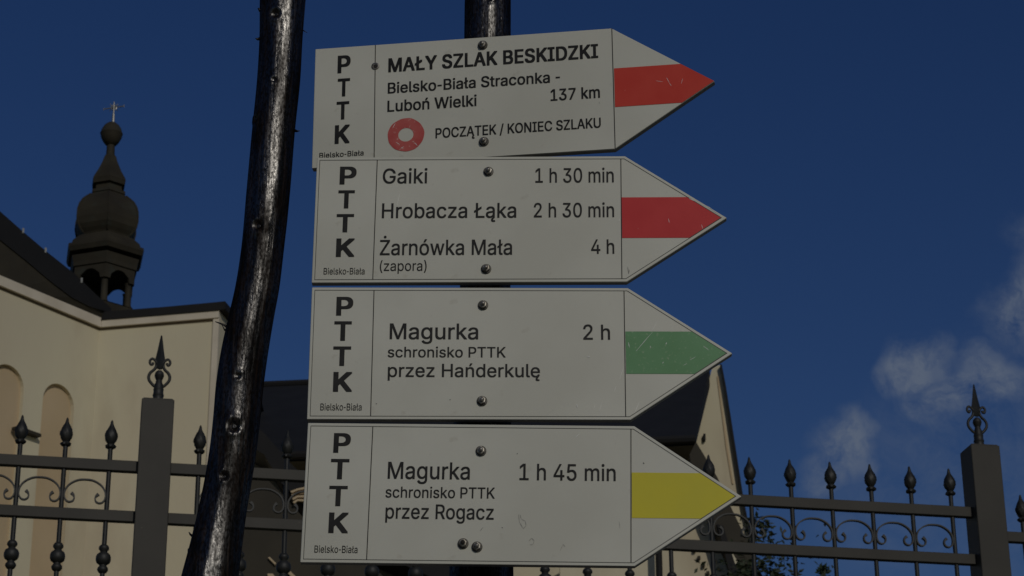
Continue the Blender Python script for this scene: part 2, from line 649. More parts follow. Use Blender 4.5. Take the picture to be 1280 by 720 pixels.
# standing seams down the onion's six edges
for k in range(6):
    a0 = PH + k * math.pi / 3
    mm = MB()
    mm.tube([Vector((AX.x, AX.y, 0)) + Vector((math.cos(a0), math.sin(a0), 0)) * (hw * HX * PXM + .008) + UP * tz(y)
             for y, hw in [(299, 29.5), (295, 33), (290, 36.2), (282, 37.8), (272, 37.4), (265, 35.5), (258, 31.5), (253, 26.5), (249, 22)]], .022, 6)
    mm.build('seam', M_copper, tur)
# arcade: six panels with scalloped heads on six columns
for k in range(6):
    a0 = PH + k * math.pi / 3
    a1 = a0 + math.pi / 3
    r = 37.6 * PXM * HX
    p0 = Vector((AX.x + r * math.cos(a0), AX.y + r * math.sin(a0), 0))
    p1 = Vector((AX.x + r * math.cos(a1), AX.y + r * math.sin(a1), 0))
    u = (p1 - p0)
    w = u.length
    u.normalize()
    n = Vector((math.cos((a0 + a1) / 2), math.sin((a0 + a1) / 2), 0))
    zt, zm, zh = tz(343), tz(361.5), tz(349)
    pts = [p0 + UP * zm, p0 + UP * zt, p1 + UP * zt, p1 + UP * zm, p1 - u * w * .17 + UP * zm, p1 - u * w * .20 + UP * (zm + (zh - zm) * .45)]
    for t in range(1, 8):
        th = math.pi * t / 8
        pts.append(p0 + u * (w / 2 + w * .22 * math.cos(th)) + UP * (zm + (zh - zm) * (.55 + .45 * math.sin(th))))
    pts += [p0 + u * w * .20 + UP * (zm + (zh - zm) * .45), p0 + u * w * .17 + UP * zm]
    mm = MB()
    mm.prism(pts, -n * .05)
    mm.build('arcade_panel', M_copper, tur)
    mm = MB()
    rc = 34.5 * PXM
    c = (AX.x + rc * math.cos(a0), AX.y + rc * math.sin(a0), 0)
    rr_ = 4.3 * PXM
    mm.lathe([(rr_ * 1.2, tz(391)), (rr_ * 1.2, tz(388)), (rr_, tz(387)), (rr_, tz(362)), (rr_ * 1.25, tz(360))], 10, c)
    mm.build('column', M_copper, tur, smooth=True, auto=40)
# cross with flared arms and rays
mm = MB()
zc0, zc1, zcm = tz(154), tz(127.5), tz(134.5)
cx = Vector((AX.x + .02, AX.y, 0))
q = PXM
mm.tube([cx + UP * zc0, cx + UP * (zc0 + (zcm - zc0) * .55)], [2.0 * q, 1.6 * q], 8)
mm.tube([cx + UP * (zc0 + (zcm - zc0) * .5), cx + UP * zc1], [1.1 * q, .7 * q], 8)
mm.tube([cx + UP * zcm + Vector((-13 * q, 0, -2 * q)), cx + UP * zcm, cx + UP * zcm + Vector((13 * q, 0, 2 * q))], .75 * q, 6)
for sx, sz in ((-1, -1), (1, -1), (-1, 1), (1, 1)):
    mm.tube([cx + UP * zcm, cx + UP * zcm + Vector((sx * 5.2 * q, 0, sz * 5.2 * q))], .45 * q, 5)
for sx in (-13, 13):
    e = cx + UP * zcm + Vector((sx * q, 0, sx / 13 * 2 * q))
    mm.tube([e - UP * 1.8 * q, e + UP * 1.8 * q], .5 * q, 5)
ringp = [cx + UP * zcm + Vector((3.6 * q * math.cos(t * math.pi / 8), 0, 3.6 * q * math.sin(t * math.pi / 8))) for t in range(17)]
mm.tube(ringp, .6 * q, 6)
mm.build('cross', M_cross, tur)

tur.rotation_euler.y = R(-.75)                # it leans a touch

# ------------------------------------------------------------------ church nave behind the signs
R0 = at_y(300, 484, 40)
zr = R0.z
R1 = at_z(887, 458.5, zr)
E1 = at_y(869.5, 545, R1.y - 4.2)
E0 = E1 + (R0 - R1)
nav = thing('church_nave', 'black slate roofed building rising behind the signs with cream gable end', 'building', (R1.x, R1.y, 0))
dN = (R0 - R1)
dN.z = 0
dN.normalize()
nN = dN.cross(UP)
if nN.y > 0:
    nN = -nN
m = MB()
back = Vector((0, 0, -.35))
m.add([R0, R1, E1, E0, R0 + back, R1 + back, E1 + back * .4, E0 + back * .4],
      [(0, 1, 2, 3), (7, 6, 5, 4), (0, 4, 5, 1), (1, 5, 6, 2), (2, 6, 7, 3), (3, 7, 4, 0)])
rk = (R1 - E1)
# far slope
m.add([R0 - nN * .01, R1 - nN * .01, R1 - nN * 5 - UP * 3.5, R0 - nN * 5 - UP * 3.5], [(0, 1, 2, 3)])
m.build('roof', M_slate, nav)
m = MB()
m.tube([R0 + UP * .03, R1 + UP * .03], .07, 8)
m.build('ridge_cap', M_tin, nav)
m = MB()
ge0 = E0 + nN * .08 - UP * .08
ge1 = E1 + nN * .08 - UP * .08
m.tube([ge0, ge1], .075, 8)
m.build('gutter', M_tin, nav)
# boxed eave underside and wall
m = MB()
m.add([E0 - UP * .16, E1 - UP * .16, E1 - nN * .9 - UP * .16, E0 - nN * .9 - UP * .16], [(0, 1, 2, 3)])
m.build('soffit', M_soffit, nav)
m = MB()
w0, w1 = E0 - nN * .85, E1 - nN * .85 + dN * .05
m.prism([Vector((w0.x, w0.y, 0)), Vector((w1.x, w1.y, 0)), w1 - UP * .17, w0 - UP * .17], -nN * .5)
m.build('wall', M_plaster, nav)
pl0 = E1.copy()
wn = nN


def np_(px, py, off):
    return on_plane(px, py, E1 + nN * off, nN)


# gable end, seen along its face: cream strip against the sky
m = MB()
gp = [(890.5, 458.5), (900.5, 456), (905, 480), (913, 530), (927, 620), (937, 672), (945, 730), (945, 1480), (870, 1480), (869.2, 545)]
m.prism([on_plane(x, y, R1 + nN * .15, nN) for x, y in gp], -nN * .6)
m.build('gable_wall', M_plaster, nav)
m = MB()
cp = [(899.8, 455.5), (902.2, 455.2), (907, 480), (915, 530), (929, 620), (939, 672), (947, 730), (944.5, 730), (936.5, 672), (926.5, 620), (912.5, 530), (904.5, 480)]
m.prism([on_plane(x, y, R1 + nN * .28, nN) for x, y in cp], -nN * .8)
m.build('coping', M_tin, nav)
m = MB()
cp = [(896, 470), (898, 470), (910, 560), (917, 605), (915, 605), (907.5, 560)]
m.prism([on_plane(x, y, R1 + nN * .17, nN) for x, y in cp], -nN * .1)
m.build('moulding', M_niche, nav)
p = on_plane(880.5, 547, R1 + nN * .2, nN)
m = MB()
m.box(p, .04, .1, .12)
m.build('vent', M_tin, nav)

# low gabled annex in front of it
AN = 34.5
an = thing('church_annex', 'cream gabled annex with steep dark verge behind the yellow arrow tip', 'building', (at_y(860, 700, AN).x, AN, 0))


def apoly(pts, y, thick, name, mat, parent):
    mm = MB()
    mm.prism([at_y(a_, b_, y) for a_, b_ in pts], Vector((0, thick, 0)))
    return mm.build(name, mat, parent)


apoly([(700, 660), (866, 580), (874, 590), (898, 640), (922, 730), (922, 1490), (700, 1490)], AN, .5, 'gable_wall', M_plaster, an)
apoly([(862, 568), (870, 552), (897, 597), (908, 622), (934, 676), (950, 730), (922, 730), (908, 690), (886, 640), (866, 590)], AN - .45, .5, 'verge', M_soffit, an)
apoly([(912, 690), (915, 690), (923, 704), (921.5, 706), (917, 703)], AN - .48, .02, 'moulding', M_plaster, an)
apoly([(896, 655), (904, 657), (922, 715), (925, 735), (916, 735), (906, 690)], AN - .49, .05, 'verge_board', M_tin, an)
for k in range(9):
    x = 866 + k * 5.6
    y = 680 + k * 9.5 - 4
    if x > 905 or y > 730:
        break
    c = at_y(x + 2, y + 12, AN - .04)
    mm = MB()
    mm.box(c, .045, .08, .05)
    mm.build('dentil', M_soffit, an)
for k in range(4):
    c = at_y(889 + k * 4.5, 690 + k * 10, AN - .04)
    mm = MB()
    mm.box(c, .03, .06, .04)
    mm.build('dentil', M_niche, an)
mm = MB()
mm.tube([at_y(822, 640, AN - .3), Vector((at_y(820, 760, AN - .3).x, AN - .3, 0))], .055, 10)
mm.build('downpipe', M_tin, an)

# porch roof left of the signs
PY = 31.5
po = thing('church_porch', 'shaded porch with dark sloping verge between leaning post and signs', 'porch', (at_y(380, 700, PY).x, PY, 0))
apoly([(310, 548), (328, 551), (356, 583), (398, 626), (470, 668), (560, 715), (560, 1490), (300, 1490)], PY, .4, 'wall', mottled('shaded_plaster', (.26, .22, .14), (.2, .17, .11), scale=1), po)  # plaster darkened: the porch's shade is put into the wall colour
apoly([(304, 520), (330, 541), (362, 578), (404, 618), (476, 656), (575, 706), (575, 722), (540, 722), (470, 690), (390, 640), (352, 604), (330, 568), (304, 552)], PY - .9, 1.0, 'roof', M_tin, po)
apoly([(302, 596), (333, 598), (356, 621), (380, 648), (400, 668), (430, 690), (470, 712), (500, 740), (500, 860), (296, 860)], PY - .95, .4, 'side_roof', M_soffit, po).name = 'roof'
for pts in ([(335, 697), (337, 696), (345, 704), (344, 706)], [(357, 713), (361, 712), (371, 722), (368, 725)], [(334, 717), (341, 717), (346, 724), (336, 724)]):
    apoly(pts, PY - 1.0, .05, 'bracket', M_niche, po)
for k in range(4):
    y0 = 610 + k * 4.4
    apoly([(363 + k, y0 + 4), (372, y0 + .5), (384, y0 - 2 + k), (384, y0 + .6 + k), (372, y0 + 2.8), (365 + k, y0 + 6)], PY - 1.05, .06, 'volute', M_niche, po)

# ------------------------------------------------------------------ fence
FO = Vector((-1.082852608, 6.446180179, 0))
PHI, SIG, BS = 0.1823983, -0.0067235, 0.133
fu = Vector((math.cos(PHI), math.sin(PHI), math.tan(SIG))).normalized()
fh = Vector((math.cos(PHI), math.sin(PHI), 0))
fn = Vector((math.sin(PHI), -math.cos(PHI), 0))


def fp(k, z):
    d = k * BS
    return Vector((FO.x + d * math.cos(PHI), FO.y + d * math.sin(PHI), z + d * math.tan(SIG)))


ZT, ZR1, ZR2, ZP = 3.8417, 3.7128 - .0165, 3.5565 - .0165, 3.9236
ZBOT = 2.25
# low stone wall it stands on
m = MB()
c = fp(10, 1.05)
m.box((c.x, c.y, 1.05), 12, .34, 2.1, ux=fh, uy=fn)
m.box((c.x, c.y, 2.135), 12, .42, .07, ux=fh, uy=fn)
pw = m.build('plinth_wall', M_stone, origin=(c.x, c.y, 0), bevel=.008)
tag(pw, 'stone retaining wall that carries the iron fence', 'wall')


def bar_mesh():
    mm = MB()
    mm.lathe([(.0072, ZBOT - .08), (.0072, ZT - .09)], 10)
    return mm


zk = 3.555 - .147
b_me = None
SRC = {}


def make_bar(parent, k, dz):
    pos = fp(k, dz)
    if not SRC:
        mm = MB()
        mm.lathe([(.0072, ZBOT - .08), (.0072, ZT - .083)], 10)
        o = mm.build('bar', M_iron, smooth=True, auto=40)
        mm = MB()
        zt = ZT
        mm.lathe([(.0075, zt - .092), (.0145, zt - .088), (.0160, zt - .083), (.0125, zt - .079), (.0085, zt - .076), (.0115, zt - .073), (.0165, zt - .064), (.0190, zt - .054), (.0185, zt - .046),
                  (.0155, zt - .036), (.0110, zt - .027), (.0070, zt - .020), (.0045, zt - .012), (.0036, zt - .005), (.0012, zt)], 32, flute=.10, nfl=7, twist=28)
        fi = mm.build('finial', M_iron, smooth=True, auto=50)
        mm = MB()
        mm.lathe([(.0072, zk + .044), (.0110, zk + .042), (.0150, zk + .036), (.0155, zk + .030), (.0110, zk + .024), (.0100, zk + .021), (.0190, zk + .014), (.0222, zk + .006),
                  (.0224, zk - .004), (.0195, zk - .012), (.0105, zk - .019), (.0110, zk - .022), (.0158, zk - .028), (.0162, zk - .034), (.0120, zk - .041), (.0072, zk - .044)][::-1], 20)
        kn = mm.build('knot', M_iron, smooth=True, auto=50)
        SRC['o'] = (o, fi, kn)
        for q in (fi, kn):
            q.parent = o
    else:
        o0, f0, k0 = SRC['o']
        o = o0.copy(); fi = f0.copy(); kn = k0.copy()
        for q in (o, fi, kn):
            COL.objects.link(q)
        fi.parent = o
        kn.parent = o
    o.parent = parent
    o.location = Vector(pos) - parent.location
    o.rotation_euler.z = random.uniform(0, .6)
    return o


def scroll_path(w, zb, flip=1):
    """C scroll between two bars, in (u, z); symmetric"""
    g_ = .0062
    half = [(0.0, .0585), (.018, .0570), (.034, .0505), (.0475, .040), (.0560, .027), (.0590, .013), (.0575, -.001), (.0510, -.0105), (.0420, -.0130), (.0335, -.0090),
            (.0300, .0000), (.0325, .0085), (.0390, .0150)]
    k = (w / 2 - g_) / .059
    right = [(x * k, z) for x, z in half]
    left = [(-x, z) for x, z in reversed(right[1:])]
    return [(x, z + zb) for x, z in left + right]


def cat(P, n=4):
    out = []
    for i in range(len(P) - 1):
        p0, p1, p2, p3 = P[max(i - 1, 0)], P[i], P[i + 1], P[min(i + 2, len(P) - 1)]
        for j in range(n):
            t = j / n
            out.append(.5 * ((2 * p1) + (p2 - p0) * t + (2 * p0 - 5 * p1 + 4 * p2 - p3) * t * t + (3 * p1 - p0 - 3 * p2 + p3) * t ** 3))
    out.append(P[-1])
    return out


SCR = {}


def make_scroll(parent, k, dz):
    zb = .0345
    pos = fp(k + .5, dz + 3.5565)
    if 'm' not in SCR:
        P = cat([Vector((x * 1.0, 0, z)) for x, z in scroll_path(BS, zb)])
        mm = MB()
        # flat strip, thicker at the curled ends
        n = len(P)
        v, f = [], []
        for i, p in enumerate(P):
            t = (P[min(i + 1, n - 1)] - P[max(i - 1, 0)]).normalized()
            nn = Vector((-t.z, 0, t.x))
            e = min(i, n - 1 - i) / (n / 2)
            h = .0021 + .0026 * max(0, 1 - e * 7)
            for a_, b_ in ((-1, -1), (1, -1), (1, 1), (-1, 1)):
                v.append(p + nn * h * a_ + Vector((0, .0058 * b_, 0)))
        for i in range(n - 1):
            for j in range(4):
                f.append((4 * i + j, 4 * i + (j + 1) % 4, 4 * i + 4 + (j + 1) % 4, 4 * i + 4 + j))
        f += [(0, 1, 2, 3), (4 * n - 4, 4 * n - 3, 4 * n - 2, 4 * n - 1)]
        mm.add(v, f)
        o = mm.build('scroll', M_iron)
        SCR['m'] = o
    else:
        o = SCR['m'].copy()
        COL.objects.link(o)
    o.parent = parent
    o.location = Vector(pos) - parent.location
    o.rotation_euler = (0, -SIG, PHI)
    return o


def post(k, dz, label):
    p = fp(k, 0)
    z1 = ZP + p.z + dz
    FZ = 1.18
    o = thing('fence_post', label, 'fence post', (p.x, p.y, 2.17), 'square fence posts with spear finials')
    mm = MB()
    mm.box((p.x, p.y, (2.17 + z1) / 2), .098, .098, z1 - 2.17, ux=fh, uy=fn)
    mm.build('shaft', M_fence, o, bevel=.0025)
    mm = MB()
    mm.box((p.x, p.y, z1 + .0015), .088, .088, .004, ux=fh, uy=fn)
    mm.build('cap', M_fence, o)
    # spear finial
    fo = Vector((p.x, p.y, z1))
    mm = MB()
    mm.lathe([(.0180, 0), (.0168, .010), (.0158, .019), (.0176, .023), (.0160, .027), (.0150, .035), (.0162, .039), (.0140, .044), (.0135, .052), (.0105, .058), (.0085, .066)], 16, fo)
    mm.v = [Vector((q.x, q.y, fo.z + (q.z - fo.z) * FZ)) for q in mm.v]
    mm.lathe([(.0060, .060), (.0110, .068), (.0150, .080), (.0125, .090), (.0065, .096)], 16, fo + UP * .012)          # bud in the lyre
    # flattened spear blade
    sec = [(.096, .006), (.108, .012), (.120, .0130), (.132, .0105), (.150, .0075), (.170, .0048), (.190, .0016)]
    v = []
    f = []
    for z, h in sec:
        for a_, b_ in ((-h, 0), (0, -h * .62), (h, 0), (0, h * .62)):
            v.append(fo + fh * a_ * 1.25 + fn * b_ * 1.2 + UP * z * FZ)
    for i in range(len(sec) - 1):
        for j in range(4):
            f.append((4 * i + j, 4 * i + (j + 1) % 4, 4 * i + 4 + (j + 1) % 4, 4 * i + 4 + j))
    f += [(3, 2, 1, 0), tuple(4 * len(sec) - 4 + j for j in range(4))]
    mm.add(v, f)
    mm.build('spear', M_iron, o, smooth=True, auto=30)
    lyre = [(.008, .046), (.0150, .049), (.0235, .056), (.0310, .065), (.0325, .076), (.0270, .086), (.0190, .092), (.0130, .099), (.0105, .106)]
    curl = [(.007, .110), (.016, .1195), (.0240, .1240), (.0300, .1200), (.0315, .1130), (.0275, .1070), (.0225, .1085), (.0215, .1130)]
    for s in (-1, 1):
        for shape, r in ((lyre, .0047), (curl, .0040)):
            P = cat([fo + fh * (s * x * .98) + UP * z * FZ for x, z in shape], 3)
            mm = MB()
            mm.tube(P, [r] * (len(P) - 1) + [r * 1.15], 8)
            mm.build('curl', M_iron, o, smooth=True)
    return o


def panel(k0, k1, ks, dz, label, ends=(0, 0)):
    o_ = fp((k0 + k1) / 2, dz)
    pn = thing('iron_fence', label, 'fence', (o_.x, o_.y, 2.17), 'iron fence panels')
    for z in (ZR1, ZR2, 2.30):
        a, b = fp(k0, z + dz), fp(k1, z + dz)
        mm = MB()
        mm.box((a + b) / 2, (b - a).length, .026, .033, ux=fu, uy=fn, uz=fn.cross(fu) * -1 if fn.cross(fu).z < 0 else fn.cross(fu))
        mm.build('rail', M_fence, pn, bevel=.0015)
    for k in ks:
        make_bar(pn, k, dz)
    for a, b in zip(ks, ks[1:]):
        make_scroll(pn, a, dz)
    return pn


post(0, -.0215, 'grey square fence post left of the leaning tarred post, before the cream wall')
post(19.85, -.0105, 'grey square fence post at the far right, standing against clouds')
hp = .049 / BS
panel(-20 + hp, -hp, list(range(-8, 0)), 0, 'iron fence panel with twisted finials left of the left post, in front of arched niches')
panel(hp, 19.85 - hp, list(range(1, 20)), 0, 'long iron fence panel running behind the signs between the two square posts')
panel(19.85 + hp, 40 - hp, [20.78 + i for i in range(6)], -.075, 'lower stepped iron fence panel cut off at the right edge')
post(-20, 0, 'grey square fence post beyond the left edge of view')
# weld plate on the rail end at the right-hand post

# ------------------------------------------------------------------ the two tarred wooden posts
def log_post(name, label, rows, y, ground_x, seed, knots, stubs):
    """rows: (py, left px, right px) down the visible part"""
    ctr, rad, = [], []
    for py, xl, xr in rows:
        c = at_y((xl + xr) / 2, py, y)
        w = (at_y(xr, py, y) - at_y(xl, py, y)).length / 2
        ctr.append(c); rad.append(w)
    # on down to the ground and up past the frame
    d0 = (ctr[0] - ctr[1]).normalized()
    ctr.insert(0, ctr[0] + d0 * .35); rad.insert(0, rad[0] * .97)
    g0 = ctr[-1]
    for t in (.25, .5, .75, 1.0):
        ctr.append(Vector((g0.x + (ground_x - g0.x) * (1 - (1 - t) ** 1.6), y, g0.z * (1 - t) - .05 * t)))
        rad.append(rad[-1] * 1.02)
    zs = [p.z for p in ctr]

    def herm(vals, z):
        i = 0
        while i < len(zs) - 2 and z < zs[i + 1]:
            i += 1
        hh = zs[i + 1] - zs[i]
        t = (z - zs[i]) / hh

        def sl(j):
            a_, b_ = max(j - 1, 0), min(j + 1, len(zs) - 1)
            if 0 < j < len(zs) - 1:
                d1 = (vals[j] - vals[j - 1]) / (zs[j] - zs[j - 1])
                d2 = (vals[j + 1] - vals[j]) / (zs[j + 1] - zs[j])
                w1, w2 = abs(zs[j + 1] - zs[j]), abs(zs[j] - zs[j - 1])
                return (d1 * w1 + d2 * w2) / (w1 + w2)
            return (vals[b_] - vals[a_]) / (zs[b_] - zs[a_])
        m0, m1 = sl(i) * hh, sl(i + 1) * hh
        return ((2 * t ** 3 - 3 * t * t + 1) * vals[i] + (t ** 3 - 2 * t * t + t) * m0 + (-2 * t ** 3 + 3 * t * t) * vals[i + 1] + (t ** 3 - t * t) * m1)
    P, Rr = [], []
    zz = zs[0]
    while zz > zs[-1]:
        P.append(Vector((herm([p.x for p in ctr], zz), y, zz)))
        Rr.append(herm(rad, zz))
        zz -= .0025 if zz > g0.z - .1 else .02
    o = thing(name, label, 'wooden post', (P[-1].x, P[-1].y, 0))
    seg = 72
    v, f = [], []
    for i, p in enumerate(P):
        for k in range(seg):
            a = 2 * math.pi * k / seg
            dx, dy = math.cos(a), math.sin(a)
            q = Vector((dx * 2.2, dy * 2.2, p.z * 3.2 + seed))
            b = noise.noise(q) * .045
            fib = noise.noise(Vector((dx * 9, dy * 9, p.z * 4 + seed * 3))) * .018
            gr = noise.noise(Vector((dx * 26, dy * 26, p.z * 7 + seed))) 
            r = Rr[i] * (1 + b + fib + min(0, gr + .25) * .05)
            v.append(p + Vector((dx, dy, 0)) * r)
    n = len(P)
    for i in range(n - 1):
        for k in range(seg):
            f.append((i * seg + k, i * seg + (k + 1) % seg, (i + 1) * seg + (k + 1) % seg, (i + 1) * seg + k))
    f += [tuple(range(seg)), tuple((n - 1) * seg + k for k in reversed(range(seg)))]
    mm = MB()
    mm.add(v, f)
    tr = mm.build('trunk', M_tar, o, smooth=True, auto=60)
    # knot dents: push vertices around each knot
    me = tr.data
    for kx, ky, kr in knots:
        hitp = at_y(kx, ky, y)
        i = min(range(n), key=lambda j: abs(P[j].z - hitp.z))
        cx, rx = P[i].x, Rr[i]
        off = max(-.9, min(.9, (hitp.x - cx) / rx))
        c = Vector((cx + off * rx, y - rx * math.sqrt(1 - off * off), P[i].z))
        for vv in me.vertices:
            dd = (vv.co - c).length
            if dd < kr * 2.4:
                t = dd / kr
                push = (-.0045 * math.exp(-(t * 1.5) ** 2) + .0011 * math.exp(-((t - 1.3) * 1.8) ** 2) * (1 + math.sin(kx + 9 * (vv.co.x - c.x) / kr))) * (kr / .006)
                vv.co += Vector((off, -math.sqrt(1 - off * off), 0)) * push
        mk = MB()
        nrm = Vector((off, -math.sqrt(1 - off * off), 0))
        prof = [(kr * .30, -.006), (kr * .42, -.0030), (kr * .30, -.0022), (kr * .12, -.0026)]
        mk.lathe(prof, 11, c - nrm * .0004, axis=nrm.to_track_quat('Z', 'Y').to_matrix(), flute=.14, nfl=3, phase=kx)
        mk.build('knot', M_tarstub, o, smooth=True)
    for (x0, y0, x1, y1, x2, y2, r) in stubs:
        a, b, c = (at_y(x0, y0, y), at_y(x1, y1, y - .004), at_y(x2, y2, y - .006))
        mk = MB()
        mk.tube([a, b, c], [r * 1.5, r, r * .35], 7)
        mk.build('twig_stub', M_tarstub, o, smooth=True)
    return o


log_post('leaning_post', 'bent black tarred log post standing left of the signs, glossy in the sun',
         [(0, 325.5, 382.3), (48, 325, 378.5), (100, 322, 375.5), (160, 316, 369), (240, 308.5, 362), (320, 300.5, 353.5), (360, 294, 348.5), (400, 285, 341), (440, 276.5, 334.5), (480, 270.5, 329),
          (520, 267, 325), (560, 262.5, 320.5), (600, 256, 314.5), (640, 247.5, 308), (680, 238, 303), (725, 226, 297.5)],
         2.34, at_y(240, 720, 2.34).x - .05, 3.1,
         [(347, 30, .006), (325, 293, .0065), (296, 541, .0075), (283, 605, .005), (345, 112, .0035), (321, 155, .005), (301, 480, .004)],
         [(330, 14, 325, 13, 322.5, 10, .0022), (326, 48, 322, 49, 319.5, 48, .0016), (376, 36, 379, 38, 384, 41, .0007), (368, 163, 371, 164, 374.5, 163.5, .0013),
          (288, 412, 280, 406, 269, 402, .0013), (284, 410, 281, 413, 277, 405, .0010), (240, 690, 236, 687, 235, 694, .0016), (243, 672, 238, 668, 236, 665, .0012)])
log_post('sign_post', 'upright black tarred post the four signs are bolted to',
         [(0, 581, 638.5), (45, 580.5, 638.5), (120, 579, 638), (200, 577, 637.5), (290, 576, 637.5), (356, 575, 638), (440, 571, 638), (525, 567, 639), (620, 564, 640.5), (720, 561.5, 641.5)],
         2.305, at_y(601, 720, 2.305).x, 8.7,
         [(612, 12, .004), (590, 28, .003)], [])

# ------------------------------------------------------------------ trail signs
SIGNS = [
dict(o=(-0.22197, 2.25417, 2.75735), yaw=-0.12738, roll=0.00048, L=338.7, T=450.8,
  text=[
    ('B', 'P', 26.47, 41.38, 41.79, 22.42) ,
    ('B', 'T', 27.09, 41.2, 11.97, 22.76) ,
    ('B', 'T', 26.41, 40.93, -17.06, 22.59) ,
    ('B', 'K', 25.21, 42.33, -47.13, 23.23) ,
    ('M', 'Bielsko-Biała', 8.27, 58.48, -63.45, 6.43) ,
    ('B', 'MAŁY SZLAK BESKIDZKI', 84.9, 322.91, 38.59, 17.79) ,
    ('S', 'Bielsko-Biała Straconka -', 84.69, 279.51, 11.61, 13.68) ,
    ('S', 'Luboń Wielki', 84.55, 185.64, -11.4, 14.1) ,
    ('S', '137 km', 268.64, 323.71, -11.36, 14.45) ,
    ('S', 'POCZĄTEK / KONIEC SZLAKU', 139.38, 323.85, -48.22, 12.32) ,
  ],
  vlines= [((69.57, 73.22), (70.49, -70.55)), ((338.95, 74.55), (338.93, -74.66))] ,
  stripe= [(339.65, 23.97), (338.7, -24.13)] , bolts= [(192.63, 64.7), (193.62, -56.38), (69.96, 47.61)] , ring= [(105.94, -41.38), (126.79, -42.89), (105.72, -20.76)] ),
dict(o=(-0.21582, 2.23755, 2.61219), yaw=-0.02093, roll=-0.01343, L=340.9, T=450.7,
  text=[
    ('B', 'P', 26.08, 44.56, 41.85, 21.75) ,
    ('B', 'T', 25.3, 43.43, 12.91, 21.84) ,
    ('B', 'T', 24.45, 43.54, -15.77, 21.83) ,
    ('B', 'K', 25.2, 45.43, -45.03, 21.9) ,
    ('L', 'Bielsko-Biała', 12.69, 57.17, -65.64, 7.55) ,
    ('M', 'Gaiki', 73.68, 122.86, 42.82, 18.11) ,
    ('M', 'Hrobacza Łąka', 73.94, 221.13, 0.94, 17.86) ,
    ('M', 'Żarnówka Mała', 72.97, 216.85, -43.15, 18.08) ,
    ('L', '(zapora)', 73.53, 124.3, -61.71, 11.9) ,
    ('M', '1 h 30 min', 241.85, 328.1, 42.98, 17.58) ,
    ('M', '2 h 30 min', 240.35, 328.02, 1.13, 17.34) ,
    ('M', '4 h', 302.65, 327.74, -42.45, 17.08) ,
  ],
  vlines= [((66.95, 72.78), (66.3, -71.95)), ((336.15, 73.33), (335.54, -72.44))] ,
  stripe= [(336.01, 24.79), (335.35, -23.74)] , bolts= [(190.14, 56.63), (188.82, -59.94)] , ring= [] ),
dict(o=(-0.21629, 2.23173, 2.45410), yaw=0.00590, roll=-0.00803, L=340.9, T=450.7,
  text=[
    ('B', 'P', 27.03, 45.16, 42.23, 21.7) ,
    ('B', 'T', 25.52, 44.23, 13.26, 22.39) ,
    ('B', 'T', 25.3, 44.33, -15.38, 22.15) ,
    ('B', 'K', 26.38, 46.56, -44.62, 22.35) ,
    ('L', 'Bielsko-Biała', 13.75, 57.3, -65.43, 7.67) ,
    ('M', 'Magurka', 85.04, 179.67, 15.19, 18.11) ,
    ('M', 'schronisko PTTK', 83.44, 209.13, -5.45, 11.93) ,
    ('M', 'przez Hańderkulę', 84.01, 245.56, -27.75, 14.95) ,
    ('M', '2 h', 291.97, 320.62, 15.08, 17.3) ,
  ],
  vlines= [((67.06, 73.06), (66.98, -72.57)), ((336.5, 71.99), (335.63, -72.55))] ,
  stripe= [(336.67, 24.59), (335.53, -23.62)] , bolts= [(184.56, 54.45), (184.17, -54.76)] , ring= [] ),
dict(o=(-0.21630, 2.21850, 2.29515), yaw=-0.01964, roll=-0.02509, L=340.9, T=450.7,
  text=[
    ('B', 'P', 28.04, 45.91, 42.45, 21.54) ,
    ('B', 'T', 26.29, 45.49, 13.72, 22.02) ,
    ('B', 'T', 25.99, 45.09, -15.22, 21.8) ,
    ('B', 'K', 27.18, 47.44, -44.02, 21.92) ,
    ('L', 'Bielsko-Biała', 13.99, 58.14, -64.81, 7.46) ,
    ('M', 'Magurka', 85.82, 170.89, 14.82, 18.4) ,
    ('M', 'schronisko PTTK', 84.34, 197.2, -5.41, 11.83) ,
    ('M', 'przez Rogacz', 85.17, 196.53, -27.9, 15.61) ,
    ('M', '1 h 45 min', 222.18, 321.56, 14.84, 17.83) ,
  ],
  vlines= [((68.21, 72.53), (67.81, -71.67)), ((337.4, 72.7), (337.15, -71.2))] ,
  stripe= [(337.67, 24.31), (337.36, -24.38)] , bolts= [(181.79, 45.82), (180.1, -57.01), (165.77, -53.72)] , ring= [] ),

]
PLATE = [
    ('white arrow sign reading Mały Szlak Beskidzki, topmost, with red stripe and red ring', M_red),
    ('white arrow sign reading Gaiki, Hrobacza Łąka and Żarnówka Mała, with red stripe', M_red2),
    ('white arrow sign reading Magurka 2 h, przez Hańderkulę, with green stripe', M_green),
    ('white arrow sign reading Magurka 1 h 45 min, przez Rogacz, lowest, with yellow stripe', M_yellow),
]
